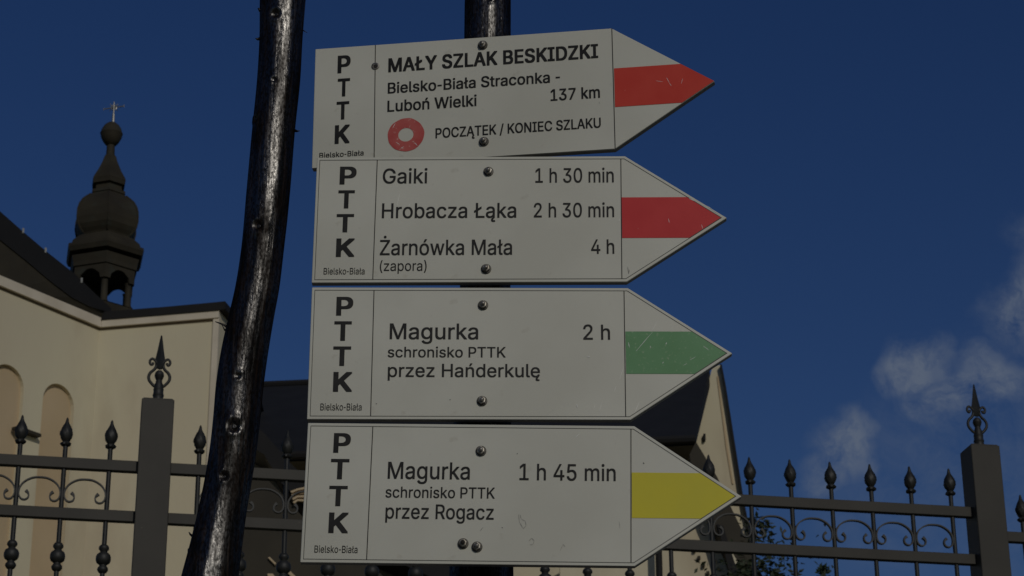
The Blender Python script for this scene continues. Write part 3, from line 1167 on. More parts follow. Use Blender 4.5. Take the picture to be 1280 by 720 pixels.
# letter shapes (1/1000 units): advance, points, triangles
GLYPHS = {
'(': (273, '89,207 90,235 92,264 96,293 101,324 107,354 114,384 122,413 132,441 142,468 153,494 164,517 177,539 236,539 223,512 212,485 201,457 191,428 182,399 174,370 167,342 161,313 157,285 154,258 152,232 151,207 152,184 154,161 156,138 160,115 165,91 172,67 179,42 188,16 198,-10 209,-38 222,-66 236,-96 177,-96 156,-59 139,-21 124,16 111,55 102,93 95,131 90,169', '45,44,27 27,26,45 0,45,26 26,25,0 1,0,25 25,24,1 2,1,24 24,23,2 3,2,23 37,36,38 15,14,11 12,11,14 14,13,12 38,36,39 36,35,39 35,34,39 40,39,34 34,33,40 41,40,33 33,32,41 42,41,32 32,31,42 31,30,42 43,42,30 30,29,43 44,43,29 29,28,44 27,44,28 3,23,22 22,21,3 4,3,21 5,4,21 21,20,5 6,5,20 20,19,6 7,6,19 19,18,7 8,7,18 18,17,8 9,8,17 17,16,9 10,9,16 16,15,10 15,11,10'),
')': (273, '37,-96 52,-66 64,-37 76,-9 86,18 95,44 102,69 108,93 113,116 117,139 120,162 121,184 122,207 121,232 119,258 116,285 112,313 106,342 99,370 91,399 82,428 73,457 62,485 50,512 37,539 97,539 109,517 121,494 131,468 142,441 151,413 159,384 167,354 173,323 178,293 181,264 183,235 184,207 183,168 178,130 171,92 161,53 149,15 134,-22 117,-59 97,-96', '1,0,45 45,44,1 2,1,44 3,2,44 23,22,26 26,25,23 24,23,25 10,9,39 39,38,10 11,10,38 38,37,11 12,11,37 37,36,12 13,12,36 36,35,13 14,13,35 3,44,43 4,3,43 43,42,4 5,4,42 42,41,5 6,5,41 7,6,41 41,40,7 8,7,40 40,39,8 39,9,8 14,35,15 35,34,15 34,33,15 16,15,33 33,32,16 17,16,32 32,31,17 18,17,31 31,30,18 19,18,30 30,29,19 20,19,29 29,28,20 21,20,28 28,27,21 22,21,27 26,22,27'),
'-': (453, '337,244 337,188 114,188 114,244', '3,2,1 1,0,3'),
'/': (249, '235,533 71,-76 14,-76 178,533', '0,3,1 2,1,3'),
'0': (453, '227,-7 199,-5 174,1 151,11 130,24 111,41 95,62 80,86 69,113 60,144 53,178 49,214 48,254 49,294 53,330 60,364 69,395 81,422 95,447 112,467 130,484 151,498 174,508 200,514 227,516 254,514 279,508 302,498 323,484 342,467 358,447 372,422 384,395 393,364 400,330 404,294 405,254 404,214 400,178 393,144 384,113 373,86 359,62 342,41 323,24 302,11 279,1 254,-5 227,50 245,51 261,56 276,63 290,74 303,87 313,103 323,122 330,144 336,168 340,194 343,223 344,254 343,285 340,314 336,341 330,365 323,387 313,405 303,422 290,435 276,446 261,453 245,458 227,460 209,458 192,453 177,446 163,435 151,422 140,405 131,387 123,365 117,341 113,314 110,285 109,254 110,223 113,194 117,168 123,144 131,122 140,103 151,87 163,74 177,63 192,56 209,51', '9,8,88 88,87,9 10,9,87 87,86,10 11,10,86 86,85,11 12,11,85 85,84,12 84,83,12 13,12,83 83,82,13 14,13,82 82,81,14 15,14,81 81,80,15 16,15,80 95,1,0 0,48,95 1,95,2 94,2,95 22,74,73 73,23,22 2,94,3 94,93,3 4,3,93 92,4,93 20,76,75 21,20,75 75,74,21 74,22,21 4,92,5 92,91,5 6,5,91 91,90,6 7,6,90 90,89,7 8,7,89 88,8,89 16,80,79 17,16,79 79,78,17 18,17,78 78,77,18 19,18,77 77,76,19 76,20,19 71,25,72 24,72,25 49,47,46 46,50,49 70,26,71 25,71,26 50,46,45 51,50,45 45,44,51 44,52,51 68,28,69 28,27,69 70,69,27 26,70,27 40,39,56 57,56,39 39,38,57 58,57,38 38,37,58 59,58,37 37,36,59 60,59,36 61,60,36 36,35,61 62,61,35 35,34,62 63,62,34 34,33,63 64,63,33 33,32,64 52,44,43 53,52,43 43,42,53 54,53,42 42,41,54 55,54,41 41,40,55 40,56,55 64,32,65 32,31,65 66,65,31 31,30,66 67,66,30 30,29,67 68,67,29 28,68,29 47,49,0 48,0,49 23,73,72 72,24,23'),
'1': (453, '76,0 76,55 391,55 391,0 276,509 276,0 212,0 212,448 209,448 86,358 86,427 198,509 276,55 212,55', '11,10,8 8,10,9 3,2,5 13,12,7 1,0,6 11,8,7 7,4,11 12,13,6 4,7,12 5,2,12 6,5,12 1,6,13'),
'2': (453, '64,0 64,47 234,229 248,243 261,257 272,270 282,282 291,294 299,305 305,316 311,327 315,337 318,348 320,360 320,371 319,385 317,397 313,408 308,419 301,428 293,436 283,443 273,449 262,454 250,457 237,459 224,460 209,459 196,457 184,453 172,447 162,441 153,433 145,424 139,413 134,402 130,390 128,376 127,362 66,362 67,384 71,405 77,424 86,442 98,459 111,473 126,486 143,496 162,505 182,511 203,514 225,516 247,514 268,511 288,505 306,497 323,486 337,474 350,461 361,445 370,428 376,411 380,392 381,372 380,358 378,345 375,331 371,318 365,304 357,290 347,275 336,259 322,241 306,223 288,202 267,180 153,60 153,57 389,57 389,0', '1,0,77 77,76,1 38,37,39 40,39,37 37,36,40 41,40,36 42,41,36 36,35,42 43,42,35 35,34,43 34,33,43 44,43,33 45,44,33 33,32,45 46,45,32 30,29,48 29,49,48 50,28,27 27,26,50 26,51,50 49,29,28 28,50,49 24,52,25 23,53,24 52,24,53 51,26,25 25,52,51 75,2,76 1,76,2 46,32,31 47,46,31 31,30,47 30,48,47 22,21,55 54,22,55 64,63,14 72,71,6 7,6,71 8,7,71 71,70,8 9,8,70 70,69,9 10,9,69 69,68,10 11,10,68 68,67,11 67,66,11 12,11,66 66,65,12 13,12,65 65,64,13 64,14,13 14,63,15 63,62,15 62,61,15 16,15,61 61,60,16 17,16,60 60,59,17 18,17,59 59,58,18 19,18,58 58,57,19 20,19,57 57,56,20 21,20,56 55,21,56 77,0,79 79,78,77 2,75,74 3,2,74 4,3,74 74,73,4 5,4,73 73,72,5 72,6,5 22,54,23 53,23,54'),
'3': (453, '218,-7 195,-6 173,-3 152,2 133,10 114,19 98,30 83,43 70,57 60,74 52,91 46,111 44,132 109,132 111,119 115,107 120,97 126,87 134,78 144,71 154,64 165,59 178,55 191,52 204,50 219,50 234,51 248,53 262,56 275,61 287,67 297,74 307,83 315,93 321,104 325,116 328,130 329,145 328,158 326,172 322,184 316,196 308,207 299,217 288,226 275,234 260,240 242,244 223,247 201,248 157,248 157,299 288,448 288,452 70,452 70,509 372,509 372,461 211,278 211,289 239,290 264,288 287,284 308,276 327,265 344,253 359,239 371,222 381,205 387,186 392,166 393,145 392,123 387,103 380,84 370,66 358,50 344,36 327,23 309,12 288,4 266,-2 243,-6 221,289', '12,11,13 4,20,5 20,19,5 5,19,6 19,18,6 7,6,18 18,17,7 8,7,17 17,16,8 9,8,16 16,15,9 10,9,15 15,14,10 11,10,14 13,11,14 23,1,24 1,23,2 22,2,23 49,58,50 51,50,58 26,25,0 26,0,82 82,27,26 47,60,48 24,1,0 0,25,24 58,49,48 48,60,58 51,58,59 2,22,3 22,21,3 4,3,21 20,4,21 29,80,79 30,29,79 45,44,63 62,45,63 73,72,36 37,36,72 72,71,37 38,37,71 71,70,38 70,69,38 39,38,69 69,68,39 30,79,78 31,30,78 78,77,31 32,31,77 77,76,32 33,32,76 76,75,33 34,33,75 75,74,34 35,34,74 74,73,35 73,36,35 39,68,40 68,67,40 41,40,67 67,66,41 42,41,66 66,65,42 43,42,65 65,64,43 44,43,64 63,44,64 57,52,59 53,52,57 57,56,53 27,82,81 28,27,81 81,80,28 80,29,28 45,62,46 62,61,46 47,46,61 60,47,61 51,59,52 55,54,53 53,56,55 58,60,83 59,58,83 57,59,83'),
'4': (453, '40,105 40,158 247,509 311,509 109,166 109,163 413,163 413,105 282,0 282,121 282,146 282,318 343,318 343,0 282,105 282,163 343,163 343,105', '1,0,5 1,5,4 4,2,1 5,0,9 5,9,10 16,15,10 2,4,3 15,16,11 8,13,14 9,0,14 5,10,15 12,11,16 7,6,16 17,7,16 14,17,9 17,16,10 10,9,17 17,14,13'),
'5': (453, '221,-7 199,-6 178,-2 159,3 140,11 123,21 108,32 94,45 83,60 73,76 66,93 62,111 60,130 122,130 124,119 127,108 132,98 138,89 145,80 154,73 163,66 173,60 184,56 196,52 208,50 221,50 236,51 250,53 264,58 276,64 288,72 298,82 307,92 314,104 320,117 324,131 327,146 328,162 327,178 324,193 320,208 314,221 306,233 297,244 286,254 275,262 262,269 248,273 233,276 218,277 205,276 192,275 180,272 167,268 156,264 145,258 136,252 128,246 67,253 96,509 366,509 366,452 151,452 134,301 136,301 145,308 155,315 166,320 178,325 190,329 203,331 216,333 229,334 247,333 263,330 279,326 294,321 308,314 321,306 334,296 345,285 355,273 364,260 372,246 379,231 384,215 388,199 390,181 391,163 390,139 385,117 379,95 369,76 357,57 343,41 327,27 309,15 289,6 268,-1 245,-5', '11,10,14 14,13,11 12,11,13 56,63,57 63,56,55 64,63,55 6,5,19 19,18,6 7,6,18 18,17,7 8,7,17 17,16,8 9,8,16 16,15,9 10,9,15 14,10,15 57,63,58 59,58,63 63,62,59 2,22,3 22,21,3 66,53,52 67,66,52 23,1,24 26,25,0 48,72,49 71,49,72 24,1,0 0,25,24 70,50,49 49,71,70 1,23,2 22,2,23 67,52,51 68,67,51 69,68,51 51,50,69 50,70,69 3,21,4 21,20,4 5,4,20 19,5,20 64,55,54 54,53,64 65,64,53 53,66,65 46,74,47 73,47,74 27,99,98 98,28,27 74,46,75 28,98,97 29,28,97 97,96,29 96,30,29 77,76,45 46,45,76 75,46,76 36,35,90 90,89,36 37,36,89 89,88,37 88,87,37 38,37,87 87,86,38 39,38,86 86,85,39 30,96,95 31,30,95 95,94,31 32,31,94 94,93,32 33,32,93 93,92,33 34,33,92 92,91,34 91,90,34 90,35,34 39,85,40 85,84,40 84,83,40 41,40,83 83,82,41 42,41,82 82,81,42 43,42,81 81,80,43 80,79,43 44,43,79 79,78,44 45,44,78 77,45,78 26,0,99 99,27,26 47,73,48 72,48,73 61,60,62 59,62,60'),
'7': (453, '97,0 323,448 323,452 62,452 62,509 391,509 391,449 165,0', '0,7,1 2,1,6 6,5,2 6,1,7 4,3,2 2,5,4'),
'A': (480, '16,0 201,509 276,509 463,0 395,0 287,302 282,317 276,334 270,352 264,372 257,394 250,420 241,447 232,478 245,478 236,447 228,419 220,393 213,371 206,351 201,333 195,317 191,302 85,0 110,142 110,199 370,199 370,142 238,456 155,199 324,199 344,142 135,142', '0,23,24 25,22,21 0,24,25 1,19,18 1,18,17 17,16,1 16,15,1 15,13,1 21,20,19 19,1,21 25,21,1 0,25,1 4,3,27 26,27,3 6,5,26 26,3,2 6,26,7 26,2,7 8,7,2 9,8,2 10,9,2 11,10,2 12,11,2 14,12,2 32,29,24 13,15,28 13,28,14 1,13,14 14,2,1 30,31,27 12,14,28 29,32,30 22,25,29 25,24,29 26,5,30 27,26,30 4,27,31 31,30,32 24,23,32'),
'B': (456, '60,0 60,509 241,509 266,508 289,504 310,499 329,491 345,481 359,469 371,456 381,442 388,426 394,410 397,392 398,374 397,358 395,344 392,331 387,320 380,310 373,301 365,293 356,286 347,280 336,275 326,270 315,267 315,262 327,261 339,257 351,252 363,245 374,237 385,227 394,216 402,203 409,189 414,173 417,155 418,136 417,117 413,100 408,83 400,67 390,52 377,39 362,28 344,18 324,10 301,4 275,1 247,0 125,57 245,57 272,58 296,63 315,70 330,80 341,92 349,105 354,120 355,137 355,149 352,161 348,173 342,184 335,194 327,203 317,211 306,218 293,224 279,228 264,230 248,231 125,231 125,285 238,285 252,286 265,288 277,291 288,296 299,302 308,309 316,317 323,326 329,337 333,348 335,359 336,372 334,388 330,403 323,417 313,429 299,439 283,446 263,450 240,452 125,452', '0,52,74 1,0,74 74,75,1 75,97,1 52,0,51 51,53,52 73,76,74 75,74,76 96,2,97 1,97,2 77,72,78 78,72,71 71,79,78 94,4,95 3,95,4 50,54,51 53,51,54 72,77,73 76,73,77 95,3,96 2,96,3 70,69,27 55,49,48 56,55,48 68,28,69 27,69,28 81,26,25 82,81,25 5,93,6 54,50,49 49,55,54 70,27,71 79,71,27 27,26,79 80,79,26 26,81,80 93,5,94 4,94,5 45,44,58 44,43,58 59,58,43 43,42,59 42,41,59 60,59,41 41,40,60 61,60,40 40,39,61 62,61,39 39,38,62 38,37,62 63,62,37 37,36,63 64,63,36 36,35,64 65,64,35 35,34,65 34,33,65 66,65,33 33,32,66 16,15,87 88,87,15 15,14,88 14,13,88 89,88,13 13,12,89 56,48,47 47,46,56 57,56,46 46,45,57 45,58,57 66,32,67 32,31,67 31,30,67 68,67,30 30,29,68 28,68,29 82,25,24 83,82,24 24,23,83 23,22,83 84,83,22 22,21,84 21,20,84 85,84,20 20,19,85 19,18,85 86,85,18 18,17,86 17,16,86 16,87,86 89,12,90 12,11,90 11,10,90 91,90,10 10,9,91 9,8,91 92,91,8 8,7,92 93,92,7 6,93,7'),
'C': (510, '267,-7 235,-5 205,1 177,11 150,25 126,42 104,63 86,88 70,115 57,146 48,179 42,215 40,254 42,293 48,329 57,362 70,393 86,421 104,445 126,466 150,484 177,498 205,508 235,514 267,516 286,515 305,513 323,509 340,504 357,498 373,490 388,481 402,471 415,460 427,447 438,433 448,418 456,402 463,385 469,367 473,348 408,348 405,361 401,373 395,384 389,395 382,404 375,413 366,421 357,428 348,435 337,440 327,445 315,449 304,452 292,454 280,455 267,456 245,454 223,450 203,443 184,432 166,419 150,403 137,385 125,364 116,340 109,314 105,285 103,254 105,223 109,194 116,168 125,145 137,123 151,105 166,89 184,76 203,66 223,59 245,54 267,53 280,53 292,55 304,57 315,60 327,64 337,69 348,74 357,81 366,88 375,96 382,105 389,114 395,125 401,136 405,148 408,160 473,160 469,142 463,124 457,107 448,91 438,76 428,62 416,49 402,38 388,28 373,19 357,11 341,5 323,0 305,-4 286,-6', '8,7,74 74,73,8 9,8,73 73,72,9 10,9,72 72,71,10 11,10,71 71,70,11 12,11,70 69,12,70 12,69,68 13,12,68 68,67,13 14,13,67 67,66,14 15,14,66 66,65,15 16,15,65 65,64,16 17,16,64 64,63,17 18,17,63 2,79,78 59,22,60 2,78,3 77,3,78 20,62,61 21,20,61 61,60,21 60,22,21 80,1,0 0,81,80 82,113,83 55,25,56 113,82,0 81,0,82 56,25,57 25,24,57 58,57,24 23,58,24 79,2,1 1,80,79 58,23,59 22,59,23 3,77,4 77,76,4 5,4,76 6,5,76 76,75,6 7,6,75 74,7,75 18,63,62 19,18,62 62,20,19 53,27,54 26,54,27 85,111,110 110,86,85 52,28,53 27,53,28 86,110,109 87,86,109 109,108,87 88,87,108 108,107,88 107,89,88 50,30,51 30,29,51 52,51,29 28,52,29 103,102,93 94,93,102 102,101,94 95,94,101 101,100,95 96,95,100 100,99,96 97,96,99 99,98,97 40,39,41 42,41,39 39,38,42 43,42,38 38,37,43 44,43,37 37,36,44 45,44,36 36,35,45 89,107,106 90,89,106 106,105,90 91,90,105 105,104,91 92,91,104 104,103,92 103,93,92 45,35,46 35,34,46 47,46,34 34,33,47 48,47,33 33,32,48 49,48,32 32,31,49 50,49,31 30,50,31 83,113,112 84,83,112 112,111,84 111,85,84 54,26,55 25,55,26'),
'D': (502, '219,0 96,0 96,57 215,57 244,58 272,63 296,70 318,81 337,94 354,110 368,128 379,149 388,172 394,198 398,226 399,255 398,285 394,312 388,337 379,361 368,381 354,399 338,415 320,428 299,438 275,446 249,450 221,452 93,452 93,509 225,509 261,507 294,501 325,492 353,478 377,461 399,441 418,418 433,391 446,361 455,329 460,293 462,255 460,217 455,181 446,149 433,119 417,92 398,68 376,48 351,31 322,17 291,8 256,2 125,509 125,0 60,0 60,509 125,452 125,57', '57,56,28 55,2,1 1,2,56 28,56,2 57,28,29 30,27,26 3,0,4 27,30,54 0,3,55 2,55,59 28,2,58 28,58,54 29,28,54 5,53,52 52,6,5 25,32,31 7,51,50 50,8,7 24,23,33 6,52,51 51,7,6 32,25,24 24,33,32 4,0,53 53,5,4 25,31,26 30,26,31 9,49,48 43,42,14 15,14,42 16,15,42 42,41,16 9,48,47 10,9,47 47,46,10 11,10,46 46,45,11 12,11,45 45,44,12 13,12,44 44,43,13 43,14,13 16,41,17 41,40,17 18,17,40 40,39,18 19,18,39 39,38,19 20,19,38 38,37,20 21,20,37 37,36,21 8,50,49 49,9,8 21,36,22 36,35,22 35,34,22 23,22,34 33,23,34 27,54,58 2,59,58 55,3,59'),
'E': (419, '60,0 60,509 372,509 372,452 125,452 125,286 355,286 355,229 125,229 125,57 375,57 375,0', '0,9,8 1,0,8 8,5,1 5,4,1 9,0,11 11,10,9 5,8,7 7,6,5 3,2,4 1,4,2'),
'G': (520, '269,-7 236,-5 205,1 176,11 149,25 125,43 104,64 85,88 69,116 57,146 47,179 42,215 40,254 42,293 47,329 57,362 69,393 85,421 103,445 125,466 149,484 175,498 203,508 233,514 265,516 285,515 304,513 322,509 340,504 358,497 374,489 389,480 403,469 416,458 429,445 439,431 449,416 458,401 465,384 470,367 474,349 408,349 404,361 399,372 393,383 387,393 380,403 373,411 365,420 356,427 347,434 337,439 326,444 315,448 304,452 291,454 279,455 265,456 243,454 222,450 202,443 183,432 166,419 150,404 137,385 125,364 116,340 109,314 105,285 103,254 105,223 109,194 116,168 125,145 137,124 151,105 166,90 184,76 203,66 224,59 246,54 269,53 290,54 309,57 328,63 345,71 360,81 374,93 386,107 396,123 404,141 410,160 414,180 415,202 434,199 283,199 283,256 478,256 478,200 476,170 471,141 463,115 451,91 436,69 419,50 399,33 377,19 352,8 326,0 298,-5 415,199', '8,7,74 74,73,8 9,8,73 73,72,9 10,9,72 72,71,10 11,10,71 71,70,11 12,11,70 69,12,70 12,69,68 13,12,68 68,67,13 14,13,67 67,66,14 15,14,66 66,65,15 16,15,65 65,64,16 17,16,64 59,22,60 2,78,3 78,77,3 20,62,61 21,20,61 61,60,21 60,22,21 57,24,58 79,1,80 58,24,23 81,0,82 80,1,0 0,81,80 56,25,57 24,57,25 1,79,2 78,2,79 58,23,59 22,59,23 3,77,4 77,76,4 5,4,76 6,5,76 76,75,6 7,6,75 74,7,75 17,64,63 18,17,63 19,18,63 63,62,19 62,20,19 55,54,26 83,109,108 108,84,83 52,28,53 28,27,53 54,53,27 26,54,27 50,49,31 31,30,50 84,108,107 85,84,107 107,106,85 106,86,85 50,30,51 30,29,51 52,51,29 28,52,29 99,98,94 98,97,94 102,101,89 90,89,101 101,100,90 91,90,100 100,99,91 92,91,99 99,94,92 93,110,94 94,97,93 40,39,41 42,41,39 39,38,42 43,42,38 38,37,43 37,36,43 44,43,36 86,106,105 87,86,105 105,104,87 88,87,104 104,103,88 103,102,88 102,89,88 44,36,45 36,35,45 46,45,35 35,34,46 47,46,34 34,33,47 48,47,33 33,32,48 49,48,32 31,49,32 82,0,109 109,83,82 110,93,95 96,95,93 93,97,96 25,56,55 55,26,25 92,94,110'),
'H': (517, '60,0 60,509 125,509 125,289 392,289 392,509 457,509 457,0 392,0 392,232 125,232 125,0', '0,11,10 1,0,10 10,3,1 3,2,1 9,8,7 7,6,9 4,9,6 6,5,4 3,10,9 9,4,3'),
'I': (300, '31,0 31,57 118,57 118,452 31,452 31,509 269,509 269,452 183,452 183,57 269,57 269,0', '1,0,2 3,5,4 9,11,10 7,6,8 2,0,11 11,9,2 3,2,9 9,8,3 8,6,3 5,3,6'),
'K': (467, '104,145 104,216 113,228 122,239 130,250 139,261 148,272 157,282 165,293 174,303 184,314 193,324 202,334 212,344 364,509 448,509 231,276 228,276 60,0 60,509 125,509 125,334 124,225 125,193 125,0 372,0 188,259 228,309 449,0 124,242 125,167 198,245 243,289', '2,1,22 22,3,2 18,0,1 19,18,1 0,18,24 1,0,23 22,1,23 3,22,29 3,29,21 2,3,21 1,2,21 19,1,21 21,20,19 8,7,26 9,8,26 16,27,17 25,28,16 16,28,32 27,16,32 15,14,27 13,27,14 17,27,26 11,10,27 12,11,27 27,13,12 22,23,26 4,22,26 5,4,26 6,5,26 26,7,6 0,24,30 23,0,30 22,4,29 17,26,31 16,17,31 25,16,31 23,30,31 26,23,31 9,26,10 27,10,26 15,27,32'),
'L': (393, '60,0 60,509 125,509 125,57 361,57 361,0', '1,0,3 3,0,5 5,4,3 1,3,2'),
'M': (628, '60,0 60,509 152,509 277,187 280,181 282,174 285,167 287,159 290,150 293,141 296,132 299,123 302,113 305,103 308,93 311,84 314,74 317,65 319,57 322,49 307,49 310,57 312,65 315,73 318,83 321,92 324,102 327,111 330,121 333,131 336,140 339,149 342,158 345,167 348,174 350,181 352,187 476,509 568,509 568,0 504,0 504,291 504,299 504,308 504,317 504,327 505,337 505,347 505,358 505,369 506,413 506,424 507,435 507,446 507,457 513,457 509,445 505,433 502,421 498,409 494,397 490,386 486,374 482,363 478,352 474,341 471,331 467,322 464,313 461,305 458,297 456,291 342,0 286,0 170,291 168,297 165,304 162,312 159,321 156,330 152,340 149,350 145,361 141,372 137,384 133,396 129,408 125,420 121,432 116,445 112,457 119,457 119,447 119,437 120,427 120,416 120,405 120,394 121,383 121,372 122,328 122,318 122,309 122,300 122,291 122,0 315,72 507,439 119,437', '90,1,89 89,92,90 99,98,97 99,97,1 97,96,1 96,95,1 89,1,95 95,94,89 93,89,94 90,92,91 105,104,0 1,0,104 104,103,1 103,102,1 102,101,1 101,100,1 99,1,100 92,89,108 81,80,79 4,3,5 13,20,14 15,21,22 22,16,15 14,20,21 21,15,14 6,5,7 20,13,73 83,82,2 84,83,2 85,84,2 86,85,2 87,86,2 88,87,2 92,88,2 91,92,2 90,91,2 1,90,2 23,17,24 25,18,19 24,17,18 18,25,24 25,19,26 33,32,34 67,66,65 38,55,52 55,56,52 53,107,56 56,55,53 54,53,55 47,46,38 48,47,38 49,48,38 50,49,38 51,50,38 38,52,51 107,53,57 41,40,39 39,38,41 42,41,38 43,42,38 38,46,43 44,43,46 45,44,46 36,35,34 63,62,37 62,61,37 61,60,37 60,59,37 59,58,37 58,57,37 57,53,37 53,54,37 54,55,37 55,38,37 20,73,72 72,19,20 21,20,19 19,18,21 22,21,18 18,17,22 22,17,106 36,71,70 82,81,2 76,75,77 3,2,79 81,79,2 79,78,3 78,77,3 75,74,3 3,77,75 17,23,106 16,22,106 64,63,37 37,36,67 68,67,36 69,68,36 70,69,36 67,65,37 65,64,37 52,56,107 27,26,19 72,71,32 34,32,71 71,36,34 32,31,72 31,30,72 30,29,72 29,28,72 28,27,72 19,72,27 5,3,74 74,73,7 8,7,73 9,8,73 10,9,73 11,10,73 12,11,73 13,12,73 7,5,74 88,92,108'),
'N': (523, '60,0 60,509 136,509 343,183 347,176 352,169 357,160 363,151 369,141 375,130 381,119 388,107 394,94 401,82 407,68 414,55 405,54 403,68 402,81 401,95 401,108 400,121 400,134 399,146 399,157 399,168 399,178 399,187 399,195 399,509 463,509 463,0 387,0 202,290 196,300 190,310 184,320 177,331 171,342 164,354 156,367 148,381 139,396 130,413 119,432 108,452 119,454 120,435 121,417 122,400 122,384 123,368 123,354 124,340 124,328 125,317 125,307 125,298 125,291 125,0 402,79 120,430', '48,44,45 44,47,45 47,46,45 54,53,52 59,58,0 1,0,58 54,52,1 52,51,1 51,50,1 45,1,50 50,49,45 48,45,49 2,43,42 42,41,2 1,58,57 54,1,57 57,56,54 56,55,54 44,48,61 47,44,61 46,47,43 43,2,46 45,46,2 1,45,2 5,4,6 12,11,32 10,32,11 15,14,16 17,16,14 15,31,20 17,14,60 18,14,19 14,15,19 15,20,19 20,31,21 22,21,31 28,27,31 31,30,28 29,28,30 31,15,32 15,16,32 16,17,32 12,32,17 17,13,12 24,23,22 22,31,24 25,24,31 26,25,31 31,27,26 32,10,9 2,41,40 34,33,3 3,2,36 38,37,36 36,2,38 39,38,2 40,39,2 36,35,3 35,34,3 14,18,60 13,17,60 4,3,33 33,32,4 6,4,32 7,6,32 8,7,32 9,8,32 43,47,61'),
'O': (533, '267,-7 235,-5 205,1 177,11 150,25 126,42 105,63 86,88 70,115 57,146 48,179 42,215 40,254 42,293 48,329 57,362 70,393 86,421 105,445 126,466 150,484 177,498 205,508 235,514 267,516 299,514 329,508 357,498 384,484 408,466 429,445 448,421 464,393 477,362 486,329 491,293 493,254 491,215 486,179 477,146 464,115 448,88 429,63 408,42 384,25 357,11 329,1 299,-5 267,53 289,54 310,59 330,66 349,76 367,89 383,105 396,123 408,144 418,168 425,194 429,223 430,254 429,286 425,314 418,341 408,365 396,386 383,404 367,420 349,433 330,443 310,450 289,454 267,456 245,454 223,450 203,443 184,433 167,420 151,404 137,385 125,364 116,340 109,314 105,285 103,254 105,223 109,194 116,168 125,144 137,123 151,105 167,89 184,76 203,66 223,59 245,54', '9,8,88 88,87,9 10,9,87 87,86,10 11,10,86 86,85,11 12,11,85 84,12,85 12,84,83 13,12,83 83,82,13 14,13,82 82,81,14 15,14,81 81,80,15 16,15,80 3,92,4 92,91,4 77,76,20 76,21,20 93,2,94 74,22,75 95,1,0 0,48,95 94,2,1 1,95,94 73,23,74 22,74,23 2,93,3 92,3,93 21,76,75 75,22,21 4,91,5 6,5,91 91,90,6 7,6,90 90,89,7 8,7,89 88,8,89 16,80,79 17,16,79 79,78,17 18,17,78 19,18,78 78,77,19 77,20,19 24,72,71 71,25,24 50,46,51 69,26,70 46,50,47 49,47,50 25,71,70 70,26,25 52,45,44 53,52,44 68,67,28 27,68,28 51,46,45 45,52,51 68,27,69 26,69,27 40,39,56 57,56,39 39,38,57 58,57,38 38,37,58 59,58,37 37,36,59 36,60,59 60,36,61 36,35,61 62,61,35 35,34,62 63,62,34 34,33,63 64,63,33 33,32,64 53,44,43 43,42,53 54,53,42 42,41,54 55,54,41 41,40,55 40,56,55 64,32,65 32,31,65 66,65,31 31,30,66 67,66,30 30,29,67 28,67,29 47,49,0 48,0,49 72,24,73 23,73,24'),
'P': (445, '60,0 60,509 235,509 263,507 289,503 312,497 332,487 350,476 366,462 379,447 390,430 398,411 404,391 407,370 409,348 407,325 404,304 398,284 390,265 379,248 366,233 350,219 332,207 312,198 289,191 263,187 235,186 109,186 109,242 233,242 252,243 269,246 284,250 297,256 308,264 318,272 327,282 333,294 338,306 342,319 344,333 344,348 344,362 342,376 338,389 333,402 326,413 318,423 308,431 297,439 284,444 268,449 251,451 232,452 125,452 125,0 125,242 125,186', '27,0,55 0,27,28 1,0,28 28,54,1 25,30,26 29,26,30 52,3,2 27,55,57 28,27,56 54,28,56 52,2,53 54,53,2 1,54,2 32,31,24 50,4,51 32,24,23 33,32,23 49,5,50 4,50,5 24,31,25 30,25,31 3,52,51 51,4,3 20,19,36 19,18,36 37,36,18 18,17,37 38,37,17 39,38,17 17,16,39 16,15,39 40,39,15 15,14,40 41,40,14 42,41,14 14,13,42 43,42,13 13,12,43 12,11,43 44,43,11 45,44,11 11,10,45 10,9,45 46,45,9 9,8,46 33,23,22 34,33,22 22,21,34 35,34,21 21,20,35 20,36,35 46,8,47 8,7,47 48,47,7 7,6,48 49,48,6 5,49,6 26,29,57 29,56,57 27,57,56'),
'R': (449, '60,0 60,509 236,509 264,507 290,504 313,497 333,489 351,478 367,465 380,450 390,433 399,415 405,395 408,374 409,352 408,330 405,309 399,290 390,271 380,255 367,240 351,228 333,217 312,209 289,203 264,199 236,198 96,198 96,255 234,255 252,256 269,258 284,262 298,267 309,273 319,281 327,290 334,300 339,312 342,324 344,338 345,352 344,367 342,380 339,393 334,405 327,415 319,425 309,433 298,440 284,445 269,449 252,451 233,452 125,452 125,0 353,0 230,229 303,229 428,0 125,255 125,198 246,198 314,210', '27,0,55 0,27,28 1,0,28 28,54,1 2,53,52 52,3,2 27,55,61 62,25,57 24,58,25 30,29,57 28,27,60 54,28,60 53,2,54 1,54,2 50,4,51 23,58,24 32,31,58 33,32,58 58,34,33 49,5,50 4,50,5 3,52,51 51,4,3 20,19,36 37,36,19 19,18,37 38,37,18 18,17,38 17,16,38 39,38,16 16,15,39 40,39,15 15,14,40 41,40,14 14,13,41 42,41,13 43,42,13 13,12,43 44,43,12 12,11,44 11,10,44 45,44,10 10,9,45 46,45,9 9,8,46 25,62,56 24,25,56 23,24,56 23,56,63 58,23,63 22,21,58 34,58,21 35,34,21 21,20,35 20,36,35 46,8,47 8,7,47 48,47,7 7,6,48 49,48,6 5,49,6 26,57,61 57,29,60 60,61,57 27,61,60 57,26,62 30,57,31 58,31,57 57,25,58 22,58,63 56,59,63'),
